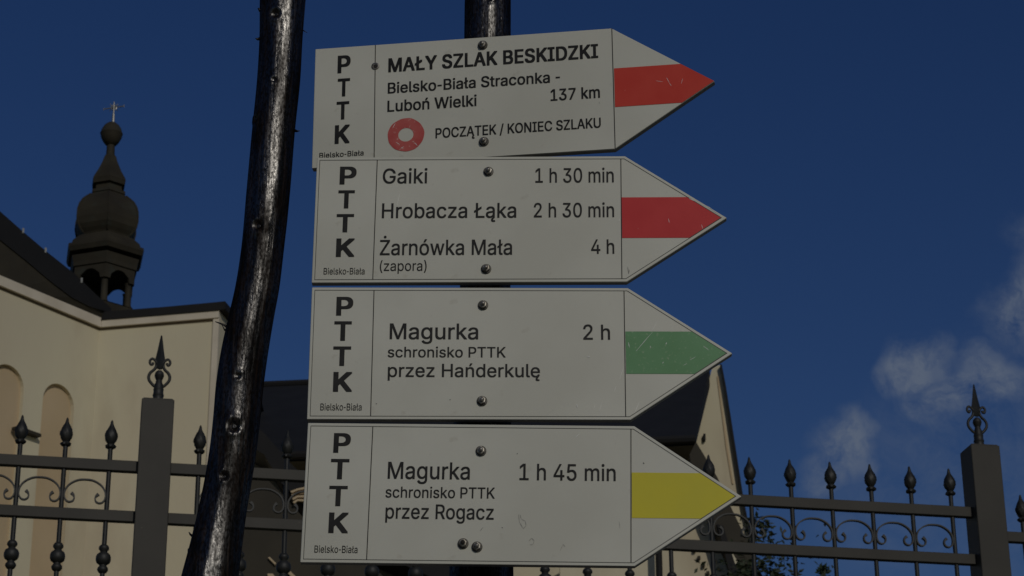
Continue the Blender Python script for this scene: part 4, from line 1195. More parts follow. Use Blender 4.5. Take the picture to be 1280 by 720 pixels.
'S': (447, '224,-9 197,-8 172,-4 149,1 128,9 108,19 91,31 76,45 64,60 54,77 46,96 41,115 38,137 104,137 107,123 110,110 116,98 123,88 132,79 142,71 154,64 166,59 180,55 194,52 209,50 224,49 241,50 257,52 272,55 286,60 299,66 311,74 321,82 329,92 336,102 341,114 345,126 346,139 345,151 342,161 338,171 332,179 325,186 316,193 307,199 296,205 284,209 272,214 259,218 245,222 184,239 154,249 128,260 105,274 86,289 71,307 60,326 54,348 52,372 53,393 58,413 65,431 75,448 87,463 102,476 119,488 138,498 158,506 180,511 203,514 227,516 252,514 275,511 296,505 316,498 334,488 351,476 365,463 377,449 387,433 394,415 399,397 401,378 337,378 334,396 326,412 316,426 302,437 286,447 267,453 247,457 225,459 209,458 194,456 180,452 167,448 156,442 145,435 136,427 129,418 123,409 118,398 116,387 115,376 116,363 119,352 124,342 131,334 139,326 148,319 158,313 169,308 180,304 191,300 202,296 212,293 264,279 276,276 287,272 299,268 312,264 324,258 336,252 347,245 359,238 369,229 379,220 387,209 395,198 401,185 405,171 407,155 408,139 407,118 403,99 396,81 386,64 374,48 360,34 343,21 323,11 302,2 278,-4 252,-8', '7,6,17 8,7,17 17,16,8 9,8,16 16,15,9 10,9,15 15,14,10 11,10,14 14,13,11 12,11,13 55,54,106 56,55,106 106,105,56 57,56,105 105,104,57 58,57,104 104,103,58 59,58,103 103,102,59 60,59,102 102,101,60 61,60,101 101,100,61 62,61,100 100,99,62 63,62,99 96,95,66 95,67,66 68,94,93 0,25,24 69,92,91 91,70,69 0,24,1 23,1,24 115,114,50 113,50,114 92,69,93 68,93,69 1,23,2 23,22,2 3,2,22 21,3,22 50,113,51 113,112,51 111,51,112 67,95,94 94,68,67 3,21,4 21,20,4 20,19,4 5,4,19 6,5,19 19,18,6 17,6,18 51,111,52 111,110,52 110,109,52 53,52,109 109,108,53 54,53,108 108,107,54 106,54,107 63,99,98 64,63,98 98,97,64 65,64,97 97,96,65 96,66,65 26,143,27 48,116,49 27,143,142 142,28,27 47,118,48 118,117,48 116,48,117 90,89,72 71,90,72 45,44,121 120,45,121 28,142,141 29,28,141 141,140,29 140,30,29 45,120,46 120,119,46 47,46,119 118,47,119 87,74,88 74,73,88 89,88,73 72,89,73 136,135,34 35,34,135 135,134,35 36,35,134 134,133,36 133,132,36 37,36,132 132,131,37 38,37,131 131,130,38 39,38,130 130,129,39 40,39,129 129,128,40 128,127,40 41,40,127 127,126,41 126,125,41 82,81,83 84,83,81 81,80,84 80,79,84 30,140,139 31,30,139 139,138,31 32,31,138 138,137,32 33,32,137 137,136,33 136,34,33 41,125,42 125,124,42 43,42,124 124,123,43 44,43,123 123,122,44 121,44,122 84,79,85 79,78,85 78,77,85 86,85,77 77,76,86 87,86,76 76,75,87 74,87,75 143,26,0 25,0,26 115,50,49 49,116,115 90,71,91 70,91,71'),
'T': (449, '32,452 32,509 417,509 417,452 257,452 257,0 193,0 193,452', '1,0,7 3,2,4 7,6,5 5,4,7 4,2,7 1,7,2'),
'U': (517, '259,-8 230,-7 203,-2 177,5 154,15 133,28 114,43 98,60 85,80 74,101 66,124 62,148 60,173 60,509 124,509 124,178 125,160 128,144 133,128 141,113 150,99 160,87 173,77 187,68 203,61 220,56 239,53 259,52 279,53 298,56 315,61 331,68 345,77 357,87 368,99 377,113 384,128 389,144 392,160 393,178 393,509 457,509 457,173 456,148 451,124 443,101 433,80 419,60 403,43 384,28 363,15 340,5 315,-2 288,-7', '11,10,17 17,16,11 12,11,16 16,15,12 13,12,15 15,14,13 0,26,1 25,1,26 1,25,2 24,2,25 2,24,3 24,23,3 4,3,23 22,4,23 4,22,5 22,21,5 6,5,21 21,20,6 7,6,20 8,7,20 20,19,8 19,18,8 9,8,18 10,9,18 17,10,18 29,52,30 52,29,53 28,53,29 31,51,50 32,31,50 30,52,51 51,31,30 45,44,36 37,36,44 44,43,37 38,37,43 43,42,38 39,38,42 42,41,39 40,39,41 32,50,49 33,32,49 49,48,33 34,33,48 48,47,34 47,46,34 35,34,46 46,45,35 45,36,35 53,28,0 28,27,0 26,0,27'),
'W': (686, '155,0 16,509 82,509 163,196 166,183 170,171 173,158 175,145 178,133 181,120 184,107 187,94 189,80 192,67 195,53 197,40 189,40 192,53 194,67 197,80 200,94 203,107 205,120 208,133 211,145 214,158 218,171 221,183 224,196 306,509 380,509 462,196 465,183 468,171 471,158 474,145 477,133 480,120 483,107 486,94 489,80 492,67 494,53 497,40 488,40 491,53 493,67 496,80 499,94 502,107 504,120 507,133 510,145 513,158 517,171 520,183 523,196 603,509 670,509 530,0 455,0 368,323 363,339 359,356 355,373 351,391 347,410 344,431 340,452 336,475 350,475 346,453 342,433 339,413 335,395 331,377 327,359 323,341 318,323 230,0 193,61 492,64 343,437', '3,0,4 0,3,1 2,1,3 9,8,0 8,7,0 4,0,7 7,6,4 6,5,4 12,16,17 14,19,18 17,16,15 15,14,17 17,14,80 12,17,13 16,12,0 12,11,0 11,10,0 9,0,10 21,20,79 68,73,72 74,73,29 73,68,29 68,69,29 16,0,79 15,16,79 14,15,79 19,14,79 79,20,19 78,77,28 71,67,66 66,65,30 71,66,30 70,71,30 39,38,60 38,37,60 45,42,81 40,44,45 45,41,40 47,42,43 45,44,43 43,42,45 42,47,46 53,52,54 56,55,59 59,58,56 58,57,56 51,50,59 52,51,59 54,52,59 59,55,54 43,44,59 47,43,59 48,47,59 49,48,59 59,50,49 59,44,60 44,40,60 39,60,40 65,64,30 37,36,60 71,68,82 69,68,71 71,70,69 29,69,70 70,30,29 14,18,80 13,17,80 75,74,29 29,28,77 77,76,29 76,75,29 61,31,30 62,61,30 63,62,30 64,63,30 42,46,81 41,45,81 28,27,78 32,31,61 61,60,33 34,33,60 35,34,60 36,35,60 33,32,61 68,72,82 67,71,82 26,25,24 79,78,26 27,26,78 22,21,79 79,26,24 24,23,79 23,22,79'),
'Y': (472, '203,0 203,208 16,509 91,509 192,344 200,331 208,318 215,305 222,292 229,279 236,264 243,248 250,230 224,230 231,248 237,265 244,280 251,293 258,306 265,318 273,331 280,344 381,509 455,509 268,208 268,0 236,263', '3,2,4 4,2,1 1,5,4 14,10,9 13,14,8 14,9,8 13,8,1 8,7,1 7,6,1 5,1,6 15,11,16 12,17,11 16,11,17 23,22,21 23,21,24 21,20,24 19,24,20 17,12,24 18,17,24 24,19,18 1,0,25 25,24,1 13,1,24 24,12,13 14,13,12 12,11,14 14,11,26 11,15,26 10,14,26'),
'Z': (438, '42,0 42,46 273,385 281,396 289,408 298,419 306,431 315,442 323,453 332,464 341,476 348,454 332,454 317,453 301,453 285,452 270,452 254,452 238,452 223,452 40,452 40,509 397,509 397,462 169,129 160,117 152,105 143,93 134,81 125,69 116,57 106,45 97,33 90,54 106,55 121,56 137,56 152,57 168,57 183,57 199,57 214,57 399,57 399,0 323,453 115,56', '31,35,45 34,31,45 30,29,34 1,0,32 33,1,32 32,31,33 31,34,33 34,29,33 32,0,41 41,40,32 40,39,32 39,38,32 38,37,32 37,36,32 31,32,36 35,31,36 33,29,28 28,27,33 1,33,27 27,26,1 26,25,1 25,24,1 1,24,2 12,9,44 12,8,7 44,9,13 10,11,23 10,23,22 12,7,11 9,12,11 11,10,9 23,2,24 3,2,23 4,3,23 5,4,23 23,11,5 6,5,11 11,7,6 13,9,14 9,10,14 15,14,10 16,15,10 17,16,10 18,17,10 19,18,10 10,22,19 41,0,43 43,42,41 21,20,19 19,22,21 8,12,44 30,34,45'),
'a': (389, '160,-9 142,-8 126,-5 110,-1 94,5 80,12 68,22 57,32 48,45 40,58 35,73 31,90 30,108 31,123 34,138 38,150 43,161 50,171 58,179 67,187 78,193 89,199 100,203 112,207 125,211 138,213 152,216 165,218 178,220 194,222 209,224 222,225 234,227 244,228 252,230 259,232 265,235 270,238 273,243 275,248 276,255 276,257 275,268 273,279 271,288 267,297 262,304 256,311 248,317 240,322 230,326 220,329 208,330 196,331 183,330 171,329 159,326 149,322 140,318 132,313 124,307 118,301 112,294 107,288 103,281 100,274 41,291 48,308 57,322 67,335 79,346 91,355 104,364 118,370 133,375 148,379 163,382 179,384 194,384 204,384 215,383 227,382 239,379 251,376 263,372 275,367 286,360 296,353 306,343 315,333 322,320 329,306 333,290 336,272 337,251 337,0 277,0 277,52 272,52 269,45 264,38 258,32 252,25 244,18 236,12 226,6 215,1 203,-3 190,-6 176,-8 170,45 187,46 202,49 216,53 228,59 239,66 248,74 257,83 263,93 269,104 272,115 275,126 276,138 276,190 273,188 270,186 265,184 259,182 253,180 246,179 239,177 231,176 223,175 216,173 208,172 200,171 193,170 186,169 181,169 175,168 165,166 154,164 144,162 134,159 125,155 117,150 110,145 103,139 98,132 95,124 93,115 92,105 92,95 94,87 98,79 102,72 107,66 114,61 121,56 130,52 139,49 149,47 159,46', '5,156,6 7,6,156 156,155,7 8,7,155 155,154,8 9,8,154 154,153,9 10,9,153 153,152,10 11,10,152 152,151,11 12,11,151 151,150,12 13,12,150 14,13,150 150,149,14 15,14,149 149,148,15 16,15,148 17,16,148 148,147,17 18,17,147 19,18,147 20,19,147 67,66,65 65,64,67 68,67,64 64,63,68 69,68,63 159,2,160 23,144,143 143,24,23 27,140,139 138,137,28 27,139,138 138,28,27 54,77,55 109,110,0 162,0,110 26,141,140 140,27,26 75,56,55 76,75,55 55,77,76 0,162,1 162,161,1 2,1,161 160,2,161 24,143,142 25,24,142 142,141,25 141,26,25 73,58,57 74,73,57 57,56,74 56,75,74 2,159,3 159,158,3 4,3,158 158,157,4 5,4,157 156,5,157 20,147,146 146,145,20 21,20,145 22,21,145 145,144,22 144,23,22 69,63,62 62,61,69 70,69,61 61,60,70 71,70,60 60,59,71 72,71,59 59,58,72 58,73,72 111,108,107 107,112,111 29,136,135 53,79,78 30,134,133 133,132,30 132,31,30 80,52,51 112,107,106 29,135,134 134,30,29 79,53,52 52,80,79 33,129,128 103,102,114 32,130,129 129,33,32 49,83,50 82,50,83 112,106,105 113,112,105 105,104,113 104,103,113 103,114,113 31,132,131 131,130,31 130,32,31 50,82,51 82,81,51 80,51,81 125,124,126 95,97,96 122,121,95 95,94,122 123,122,94 40,39,94 41,40,94 94,93,41 42,41,93 93,92,42 43,42,92 117,98,97 118,117,97 119,118,97 120,119,97 97,95,120 95,121,120 36,35,123 37,36,123 38,37,123 123,94,38 94,39,38 43,92,44 92,91,44 91,90,44 45,44,90 90,89,45 46,45,89 89,88,46 114,102,101 115,114,101 101,100,115 100,99,115 99,98,115 116,115,98 98,117,116 33,128,127 34,33,127 127,126,34 126,124,34 124,123,34 123,35,34 46,88,47 88,87,47 87,86,47 48,47,86 86,85,48 49,48,85 85,84,49 83,49,84 110,109,108 108,111,110 28,137,136 136,29,28 53,78,54 77,54,78'),
'b': (424, '229,-8 213,-7 198,-5 184,-1 172,4 162,10 153,17 145,24 138,31 132,39 127,46 122,53 118,59 112,59 112,0 53,0 53,509 114,509 114,319 118,319 122,325 127,331 132,338 137,346 144,353 152,360 161,367 171,373 183,378 197,381 212,384 229,384 252,383 274,378 294,371 313,361 330,347 345,332 359,313 370,293 379,270 385,245 389,218 390,189 389,160 385,133 379,108 370,84 359,64 346,45 330,29 313,16 294,5 274,-2 252,-7 220,47 237,48 253,51 267,57 279,66 291,76 301,88 309,101 316,117 321,133 325,151 327,170 328,189 327,209 325,227 321,245 316,261 309,276 301,290 291,301 280,311 267,319 253,325 237,329 220,330 203,329 188,325 174,320 161,312 150,302 140,291 132,278 125,263 120,247 116,229 113,210 113,189 113,169 116,150 120,132 125,115 132,100 140,86 150,75 162,65 174,57 188,51 204,48', '15,14,13 92,91,15 18,90,89 92,15,93 15,91,90 16,15,90 90,18,16 13,12,96 96,95,13 95,94,13 15,13,94 93,15,94 18,89,88 88,87,18 87,86,18 86,19,18 24,23,83 2,102,3 101,3,102 3,101,4 28,27,81 81,80,28 80,29,28 4,101,5 6,5,101 101,100,6 7,6,100 8,7,100 100,99,8 24,83,82 25,24,82 26,25,82 82,81,26 81,27,26 8,99,9 10,9,99 99,98,10 11,10,98 12,11,98 98,97,12 96,12,97 19,86,85 85,84,19 20,19,84 21,20,84 84,83,21 22,21,83 83,23,22 16,18,17 55,1,0 79,31,30 56,54,57 77,32,78 54,56,0 55,0,56 31,79,78 78,32,31 76,75,34 33,76,34 57,54,53 58,57,53 53,52,58 76,33,77 32,77,33 47,46,63 64,63,46 46,45,64 65,64,45 45,44,65 66,65,44 44,43,66 67,66,43 68,67,43 43,42,68 69,68,42 42,41,69 70,69,41 41,40,70 71,70,40 40,39,71 58,52,51 59,58,51 51,50,59 60,59,50 50,49,60 61,60,49 49,48,61 62,61,48 48,47,62 47,63,62 71,39,72 39,38,72 73,72,38 38,37,73 74,73,37 37,36,74 75,74,36 36,35,75 34,75,35 102,2,1 1,55,102 79,30,80 29,80,30'),
'c': (396, '207,-8 182,-7 159,-2 137,6 117,16 98,30 82,46 68,64 56,85 46,108 40,133 36,159 34,187 36,216 40,243 46,268 56,291 68,312 82,330 98,346 117,360 137,371 159,378 182,383 207,384 221,384 234,383 247,380 260,377 272,373 284,368 295,362 305,356 315,349 324,341 332,332 340,322 347,312 353,301 358,289 362,277 303,262 301,269 298,276 294,283 290,289 286,295 281,301 276,306 270,311 264,315 257,319 250,322 242,325 234,327 226,329 217,329 207,330 189,329 173,325 158,319 145,310 134,300 124,287 115,274 108,258 103,242 99,224 97,206 96,187 97,169 99,151 103,134 108,117 115,102 124,89 134,76 145,66 158,57 173,51 189,48 207,46 217,47 226,48 234,49 243,52 250,54 258,58 264,62 271,66 277,71 282,76 287,82 292,89 296,95 299,102 302,110 304,117 363,102 359,90 354,78 348,67 341,56 334,46 325,37 316,29 306,21 296,15 285,9 273,4 261,-1 248,-4 235,-6 221,-8', '8,7,74 74,73,8 9,8,73 73,72,9 10,9,72 72,71,10 11,10,71 71,70,11 12,11,70 69,12,70 12,69,68 13,12,68 68,67,13 14,13,67 67,66,14 15,14,66 66,65,15 16,15,65 65,64,16 17,16,64 2,79,3 79,78,3 60,59,21 59,22,21 0,81,1 80,1,81 55,25,56 81,0,113 113,82,81 56,25,57 25,24,57 58,57,24 23,58,24 1,80,2 79,2,80 22,59,58 58,23,22 3,78,4 78,77,4 5,4,77 77,76,5 6,5,76 76,75,6 7,6,75 74,7,75 17,64,63 18,17,63 63,62,18 19,18,62 62,61,19 20,19,61 61,60,20 60,21,20 53,27,54 85,111,110 110,86,85 52,28,53 27,53,28 86,110,109 87,86,109 109,108,87 88,87,108 50,30,51 30,29,51 52,51,29 28,52,29 94,93,102 102,101,94 101,100,94 95,94,100 96,95,100 100,99,96 97,96,99 99,98,97 40,39,41 42,41,39 39,38,42 43,42,38 38,37,43 44,43,37 37,36,44 88,108,107 89,88,107 107,106,89 90,89,106 106,105,90 91,90,105 105,104,91 92,91,104 104,103,92 103,102,92 102,93,92 44,36,45 36,35,45 46,45,35 47,46,35 35,34,47 34,33,47 48,47,33 33,32,48 49,48,32 32,31,49 50,49,31 30,50,31 82,113,112 83,82,112 84,83,112 112,111,84 111,85,84 54,27,55 27,26,55 25,55,26'),
'd': (424, '195,-8 172,-7 151,-2 130,5 111,16 94,29 79,45 66,64 55,84 46,108 39,133 35,160 34,189 35,218 39,245 46,270 55,293 66,313 79,332 95,347 112,361 131,371 151,378 173,383 196,384 213,384 228,381 241,378 253,373 263,367 272,360 280,353 287,346 293,338 298,331 303,325 306,319 311,319 311,509 372,509 372,0 313,0 313,59 307,59 303,53 298,46 293,39 287,31 280,24 272,17 263,10 252,4 241,-1 227,-5 212,-7 205,47 221,48 236,51 250,57 263,65 274,75 284,86 293,100 299,115 305,132 309,150 311,169 312,189 311,210 309,229 305,247 300,263 293,278 284,291 275,302 263,312 251,320 237,325 221,329 205,330 187,329 172,325 157,319 145,311 133,301 124,290 115,276 108,261 103,245 99,227 97,209 96,189 97,170 99,151 103,133 109,117 115,101 124,88 134,76 145,66 158,57 172,51 188,48', '9,8,95 95,94,9 10,9,94 94,93,10 11,10,93 93,92,11 12,11,92 92,91,12 91,90,12 13,12,90 90,89,13 14,13,89 89,88,14 15,14,88 88,87,15 16,15,87 54,55,0 102,0,55 79,24,80 0,102,1 101,1,102 23,81,80 80,24,23 1,101,2 101,100,2 3,2,100 20,83,82 21,20,82 22,21,82 82,81,22 81,23,22 3,100,4 100,99,4 5,4,99 99,98,5 6,5,98 98,97,6 7,6,97 97,96,7 8,7,96 95,8,96 16,87,86 17,16,86 86,85,17 18,17,85 85,84,18 19,18,84 84,83,19 83,20,19 25,78,26 27,77,28 56,53,52 57,56,52 52,51,57 77,27,78 26,78,27 48,47,59 57,51,50 58,57,50 50,49,58 49,48,58 48,59,58 31,30,76 30,29,76 77,76,29 28,77,29 42,41,40 66,65,40 40,67,66 67,40,68 40,39,68 39,37,68 69,68,37 43,42,62 63,62,42 64,63,42 42,40,64 40,65,64 69,37,70 71,70,37 72,71,37 37,36,72 37,39,38 59,47,46 46,45,59 60,59,45 45,44,60 44,43,60 61,60,43 43,62,61 72,36,73 74,73,36 36,35,74 35,34,74 75,74,34 34,33,75 33,32,75 76,75,32 31,76,32 53,56,54 55,54,56 78,25,79 24,79,25'),
'e': (404, '212,-8 185,-7 161,-2 138,6 117,16 98,30 82,46 68,64 56,85 46,108 40,132 35,159 34,187 35,215 39,242 46,267 55,290 67,311 81,329 97,346 115,359 135,370 157,378 180,383 205,384 221,384 236,382 251,379 266,374 280,368 294,361 307,351 319,341 331,329 341,315 350,299 357,282 363,263 368,242 370,219 371,194 371,169 75,169 75,221 338,221 310,202 309,220 307,237 303,254 298,269 291,282 283,294 273,305 263,314 250,321 237,326 222,329 205,330 189,329 173,326 159,321 146,313 135,304 125,294 116,282 109,270 103,256 99,241 97,226 96,211 96,178 97,157 100,139 104,122 110,106 118,92 128,80 139,70 151,61 165,55 179,50 195,47 212,46 224,47 234,48 244,50 254,53 263,56 271,61 278,66 285,73 292,80 297,88 302,96 306,105 365,91 360,77 353,63 345,51 335,39 324,29 311,19 298,11 283,4 266,-1 249,-5 231,-7 309,221 97,221 96,169', '11,10,42 12,11,42 42,43,12 13,12,43 14,13,43 43,15,14 9,8,73 73,72,9 10,9,72 42,10,72 72,71,42 70,69,42 43,42,69 68,67,43 15,43,67 67,66,15 16,15,66 66,65,16 17,16,65 3,78,4 78,77,4 62,61,20 80,79,2 22,60,59 59,23,22 81,1,0 0,82,81 57,24,58 80,2,1 1,81,80 23,59,58 58,24,23 2,79,3 78,3,79 20,61,60 21,20,60 60,22,21 4,77,5 77,76,5 6,5,76 76,75,6 7,6,75 75,74,7 8,7,74 73,8,74 17,65,64 18,17,64 64,63,18 19,18,63 63,62,19 62,20,19 106,84,83 25,56,26 84,106,105 105,85,84 26,56,55 55,27,26 29,53,30 85,105,104 86,85,104 104,103,86 87,86,103 53,29,54 29,28,54 55,54,28 27,55,28 40,39,44 39,38,44 38,37,44 97,96,93 94,93,96 96,95,94 41,45,70 41,40,45 40,44,45 46,45,44 44,37,47 48,47,37 37,36,48 49,48,36 36,35,49 87,103,102 88,87,102 102,101,88 89,88,101 101,100,89 90,89,100 91,90,100 100,99,91 99,98,91 92,91,98 98,97,92 97,93,92 49,35,50 35,34,50 51,50,34 34,33,51 33,32,51 52,51,32 32,31,52 53,52,31 30,53,31 82,0,106 106,83,82 69,70,45 45,46,69 56,25,57 24,57,25 42,71,109 70,42,109 44,47,107 46,44,107 43,69,108 68,43,108 69,46,107 107,108,69 41,70,109'),
'g': (425, '207,-151 187,-150 168,-148 150,-144 134,-140 119,-134 105,-127 93,-119 82,-110 73,-101 64,-91 57,-80 51,-69 101,-41 106,-47 110,-53 116,-59 122,-66 128,-72 136,-78 145,-83 154,-88 165,-92 178,-95 192,-97 207,-97 229,-96 249,-92 267,-85 282,-75 295,-62 304,-47 310,-28 311,-6 311,68 306,68 302,62 298,56 293,49 287,41 280,34 272,28 263,21 252,16 241,11 227,8 212,5 195,5 173,6 152,10 132,17 113,27 95,39 80,53 67,71 55,90 46,112 39,136 35,163 34,191 35,220 39,246 46,271 55,293 66,314 80,332 95,347 112,361 131,371 152,378 173,383 196,384 213,384 228,382 242,378 253,373 264,367 273,360 281,353 288,346 294,338 299,331 304,325 308,319 313,319 313,379 372,379 372,-9 371,-32 367,-54 360,-73 350,-90 338,-104 324,-117 308,-127 291,-136 271,-142 251,-147 229,-150 205,59 222,60 237,63 251,68 264,75 275,84 285,95 293,107 300,121 305,137 309,154 312,172 312,193 312,212 309,231 305,248 300,264 293,278 285,291 275,303 264,312 251,320 237,325 222,329 205,330 188,329 172,325 158,320 145,312 134,302 124,290 115,277 109,262 103,246 99,229 97,212 96,193 97,173 99,155 103,138 109,123 116,108 124,96 134,85 145,76 158,68 172,63 188,60', '10,9,15 11,10,15 15,14,11 14,13,11 12,11,13 56,55,139 139,138,56 57,56,138 138,137,57 58,57,137 137,136,58 59,58,136 136,135,59 135,134,59 60,59,134 134,133,60 61,60,133 133,132,61 62,61,132 132,131,62 63,62,131 20,19,5 144,49,145 126,125,69 23,1,24 146,48,47 47,99,146 124,71,70 1,23,2 22,2,23 145,49,48 48,146,145 124,70,125 69,125,70 2,22,3 22,21,3 4,3,21 5,4,21 20,5,21 49,144,50 143,50,144 68,127,126 126,69,68 5,19,6 7,6,19 19,18,7 8,7,18 18,17,8 9,8,17 17,16,9 15,9,16 50,143,51 143,142,51 52,51,142 53,52,142 142,141,53 54,53,141 141,140,54 55,54,140 139,55,140 63,131,130 64,63,130 130,129,64 65,64,129 129,128,65 66,65,128 128,127,66 67,66,127 127,68,67 122,73,72 122,72,123 26,98,97 97,27,26 25,0,98 98,26,25 100,45,44 44,101,100 121,74,122 73,122,74 40,39,103 120,119,78 78,77,120 76,120,77 27,97,96 96,28,27 101,44,43 43,42,101 102,101,42 42,41,102 41,40,102 40,103,102 120,76,121 76,75,121 74,121,75 85,84,86 89,88,32 88,87,32 33,32,87 34,33,87 109,34,87 110,109,87 111,110,87 87,86,111 112,111,86 113,112,86 93,92,30 92,91,30 31,30,91 91,90,31 90,89,31 89,32,31 106,35,34 107,106,34 108,107,34 34,109,108 113,86,114 86,84,114 115,114,84 116,115,84 84,83,116 28,96,95 95,94,28 29,28,94 94,93,29 93,30,29 103,39,38 38,37,103 104,103,37 37,36,104 36,35,104 105,104,35 35,106,105 116,83,117 118,117,83 83,82,118 82,81,118 119,118,81 81,80,119 80,79,119 78,119,79 24,1,0 0,25,24 99,47,46 46,45,99 45,100,99 71,124,123 123,72,71'),
'h': (410, '114,227 114,0 53,0 53,509 114,509 114,287 102,287 112,312 124,332 137,349 152,362 169,372 187,379 207,383 227,384 246,383 264,380 280,376 295,369 309,360 321,349 332,336 341,321 348,304 353,285 356,264 357,240 357,0 296,0 296,235 295,256 290,275 283,291 273,304 260,315 246,323 229,328 210,329 197,328 184,326 172,322 161,317 150,311 141,303 133,293 126,283 121,271 117,257 114,243 114,315', '3,2,6 1,0,2 6,2,0 3,6,7 6,0,48 48,47,6 47,46,6 46,5,6 7,6,5 39,38,11 38,12,11 9,42,41 41,40,9 10,9,40 40,39,10 39,11,10 5,46,45 45,44,5 43,42,8 42,9,8 3,7,4 13,37,14 36,35,15 14,37,36 36,15,14 34,17,35 17,16,35 15,35,16 29,28,27 27,26,29 30,29,26 26,25,30 25,24,30 30,24,31 24,23,31 32,31,23 23,22,32 22,21,32 33,32,21 21,20,33 20,19,33 34,33,19 19,18,34 17,34,18 12,38,37 37,13,12 44,43,8 49,5,8 5,44,8 7,5,49 4,7,49'),
'i': (167, '53,0 53,379 114,379 114,0 84,443 75,444 67,446 60,449 54,455 48,461 44,468 42,475 41,483 42,491 44,499 48,506 54,512 60,517 67,521 75,523 84,524 92,523 100,521 107,517 114,512 119,506 123,499 126,491 126,483 126,475 123,468 119,461 114,455 107,449 100,446 92,444', '12,11,13 15,14,13 8,7,6 6,5,8 16,8,5 5,19,16 17,16,19 19,18,17 10,9,8 11,10,8 13,11,8 8,16,13 15,13,16 21,35,23 23,22,21 29,28,30 28,27,26 30,28,31 28,26,25 34,33,32 35,34,32 23,35,32 32,31,23 31,28,23 28,25,23 25,24,23 1,0,3 3,2,1 5,4,35 19,5,35 35,21,19 21,20,19'),
'k': (381, '110,137 110,212 121,212 284,379 360,379 184,199 177,199 53,0 53,509 114,509 114,0 294,0 148,186 191,229 372,0 114,212 114,141 154,178 201,216', '1,15,9 0,7,10 7,0,1 8,7,1 1,9,8 5,13,6 11,14,5 13,5,18 4,3,13 1,0,16 12,6,13 13,3,2 5,14,18 0,10,16 6,12,17 12,2,15 15,16,12 15,1,16 5,6,17 11,5,17 12,16,17 2,12,13 4,13,18'),
'l': (189, '139,-2 119,-1 101,3 86,10 74,20 65,33 58,47 54,65 53,84 53,509 114,509 114,99 114,87 115,77 117,68 120,62 124,58 130,54 137,53 146,52 150,52 154,52 158,52 160,53 163,53 165,53 167,54 170,54 181,3 176,2 172,1 167,0 162,-1 156,-2 151,-2 145,-2', '18,17,1 1,17,2 17,16,2 3,2,16 16,15,3 4,3,15 5,4,15 15,14,5 6,5,14 7,6,14 14,13,7 8,7,13 12,8,13 8,12,11 9,8,11 11,10,9 20,19,35 0,35,19 21,34,33 20,35,34 34,21,20 29,28,27 30,29,25 29,27,25 27,26,25 21,33,32 22,21,32 32,31,22 31,30,22 30,25,22 25,24,22 23,22,24 18,1,0 0,19,18'),
'm': (610, '53,0 53,379 112,379 112,295 108,295 112,310 118,323 125,335 132,346 141,355 151,363 161,370 172,376 183,380 195,384 207,386 219,386 239,385 257,380 273,372 287,361 299,347 309,331 316,314 321,295 312,295 317,308 322,321 329,332 337,343 347,353 357,361 368,369 381,375 394,380 407,383 422,385 437,386 453,385 468,383 483,378 497,372 510,364 522,354 532,342 541,328 548,313 553,296 556,276 557,255 557,0 496,0 496,254 494,273 490,289 483,302 473,313 460,321 447,326 433,329 419,330 406,330 395,328 384,324 374,320 365,314 358,307 351,299 345,290 341,280 338,270 336,259 335,247 335,0 274,0 274,260 273,275 269,288 262,301 253,311 242,320 229,326 215,329 199,330 188,330 178,328 168,325 158,320 148,314 140,307 132,299 126,289 121,278 117,266 114,253 114,238 114,0 317,309', '3,5,4 1,4,5 96,95,0 1,0,95 95,94,1 4,1,94 94,93,4 93,92,4 3,4,92 1,5,2 7,89,88 8,7,88 88,87,8 9,8,87 87,86,9 86,10,9 3,92,91 91,90,3 5,3,90 6,5,90 90,89,6 89,7,6 14,83,15 13,84,83 83,14,13 82,81,17 16,82,17 15,83,82 82,16,15 75,25,76 77,76,25 78,77,25 25,23,78 23,22,78 22,21,78 78,21,79 21,20,79 80,79,20 20,19,80 19,18,80 81,80,18 17,81,18 10,86,85 11,10,85 12,11,85 85,84,12 84,13,12 70,69,24 69,68,24 62,61,33 34,33,61 61,35,34 31,64,63 32,31,63 63,62,32 62,33,32 24,68,67 67,66,27 28,27,66 66,65,28 29,28,65 30,29,65 65,64,30 64,31,30 36,60,59 58,38,59 38,37,59 36,59,37 39,57,40 57,39,58 38,58,39 52,51,50 50,49,52 49,48,52 53,52,48 48,47,53 53,47,54 47,46,54 46,45,54 55,54,45 45,44,55 44,43,55 56,55,43 43,42,56 42,41,56 57,56,41 40,57,41 35,61,60 60,36,35 73,72,74 75,74,72 72,71,75 25,75,71 71,70,25 70,24,25 24,26,25 23,25,26 26,24,97 24,67,27 97,24,27 23,26,97'),
'n': (410, '114,227 114,0 53,0 53,379 112,379 112,287 102,287 112,312 124,332 137,349 152,362 169,372 187,379 207,383 227,384 246,383 264,380 280,376 295,369 309,360 321,349 332,336 341,321 348,304 353,285 356,264 357,240 357,0 296,0 296,235 295,256 290,275 283,291 273,304 260,315 246,323 229,328 210,329 197,328 184,326 172,322 161,317 150,311 141,303 133,293 126,283 121,271 117,257 114,243', '5,7,6 3,6,7 1,0,2 3,2,0 6,3,0 0,48,6 48,47,6 47,46,6 5,6,46 3,7,4 39,38,11 38,12,11 9,42,41 41,40,9 10,9,40 40,39,10 39,11,10 5,46,45 45,44,5 7,5,44 44,43,7 8,7,43 43,42,8 42,9,8 13,37,14 36,35,15 14,37,36 36,15,14 34,17,35 17,16,35 15,35,16 29,28,27 27,26,29 30,29,26 26,25,30 25,24,30 30,24,31 24,23,31 32,31,23 23,22,32 22,21,32 33,32,21 21,20,33 20,19,33 34,33,19 19,18,34 17,34,18 12,38,37 37,13,12'),
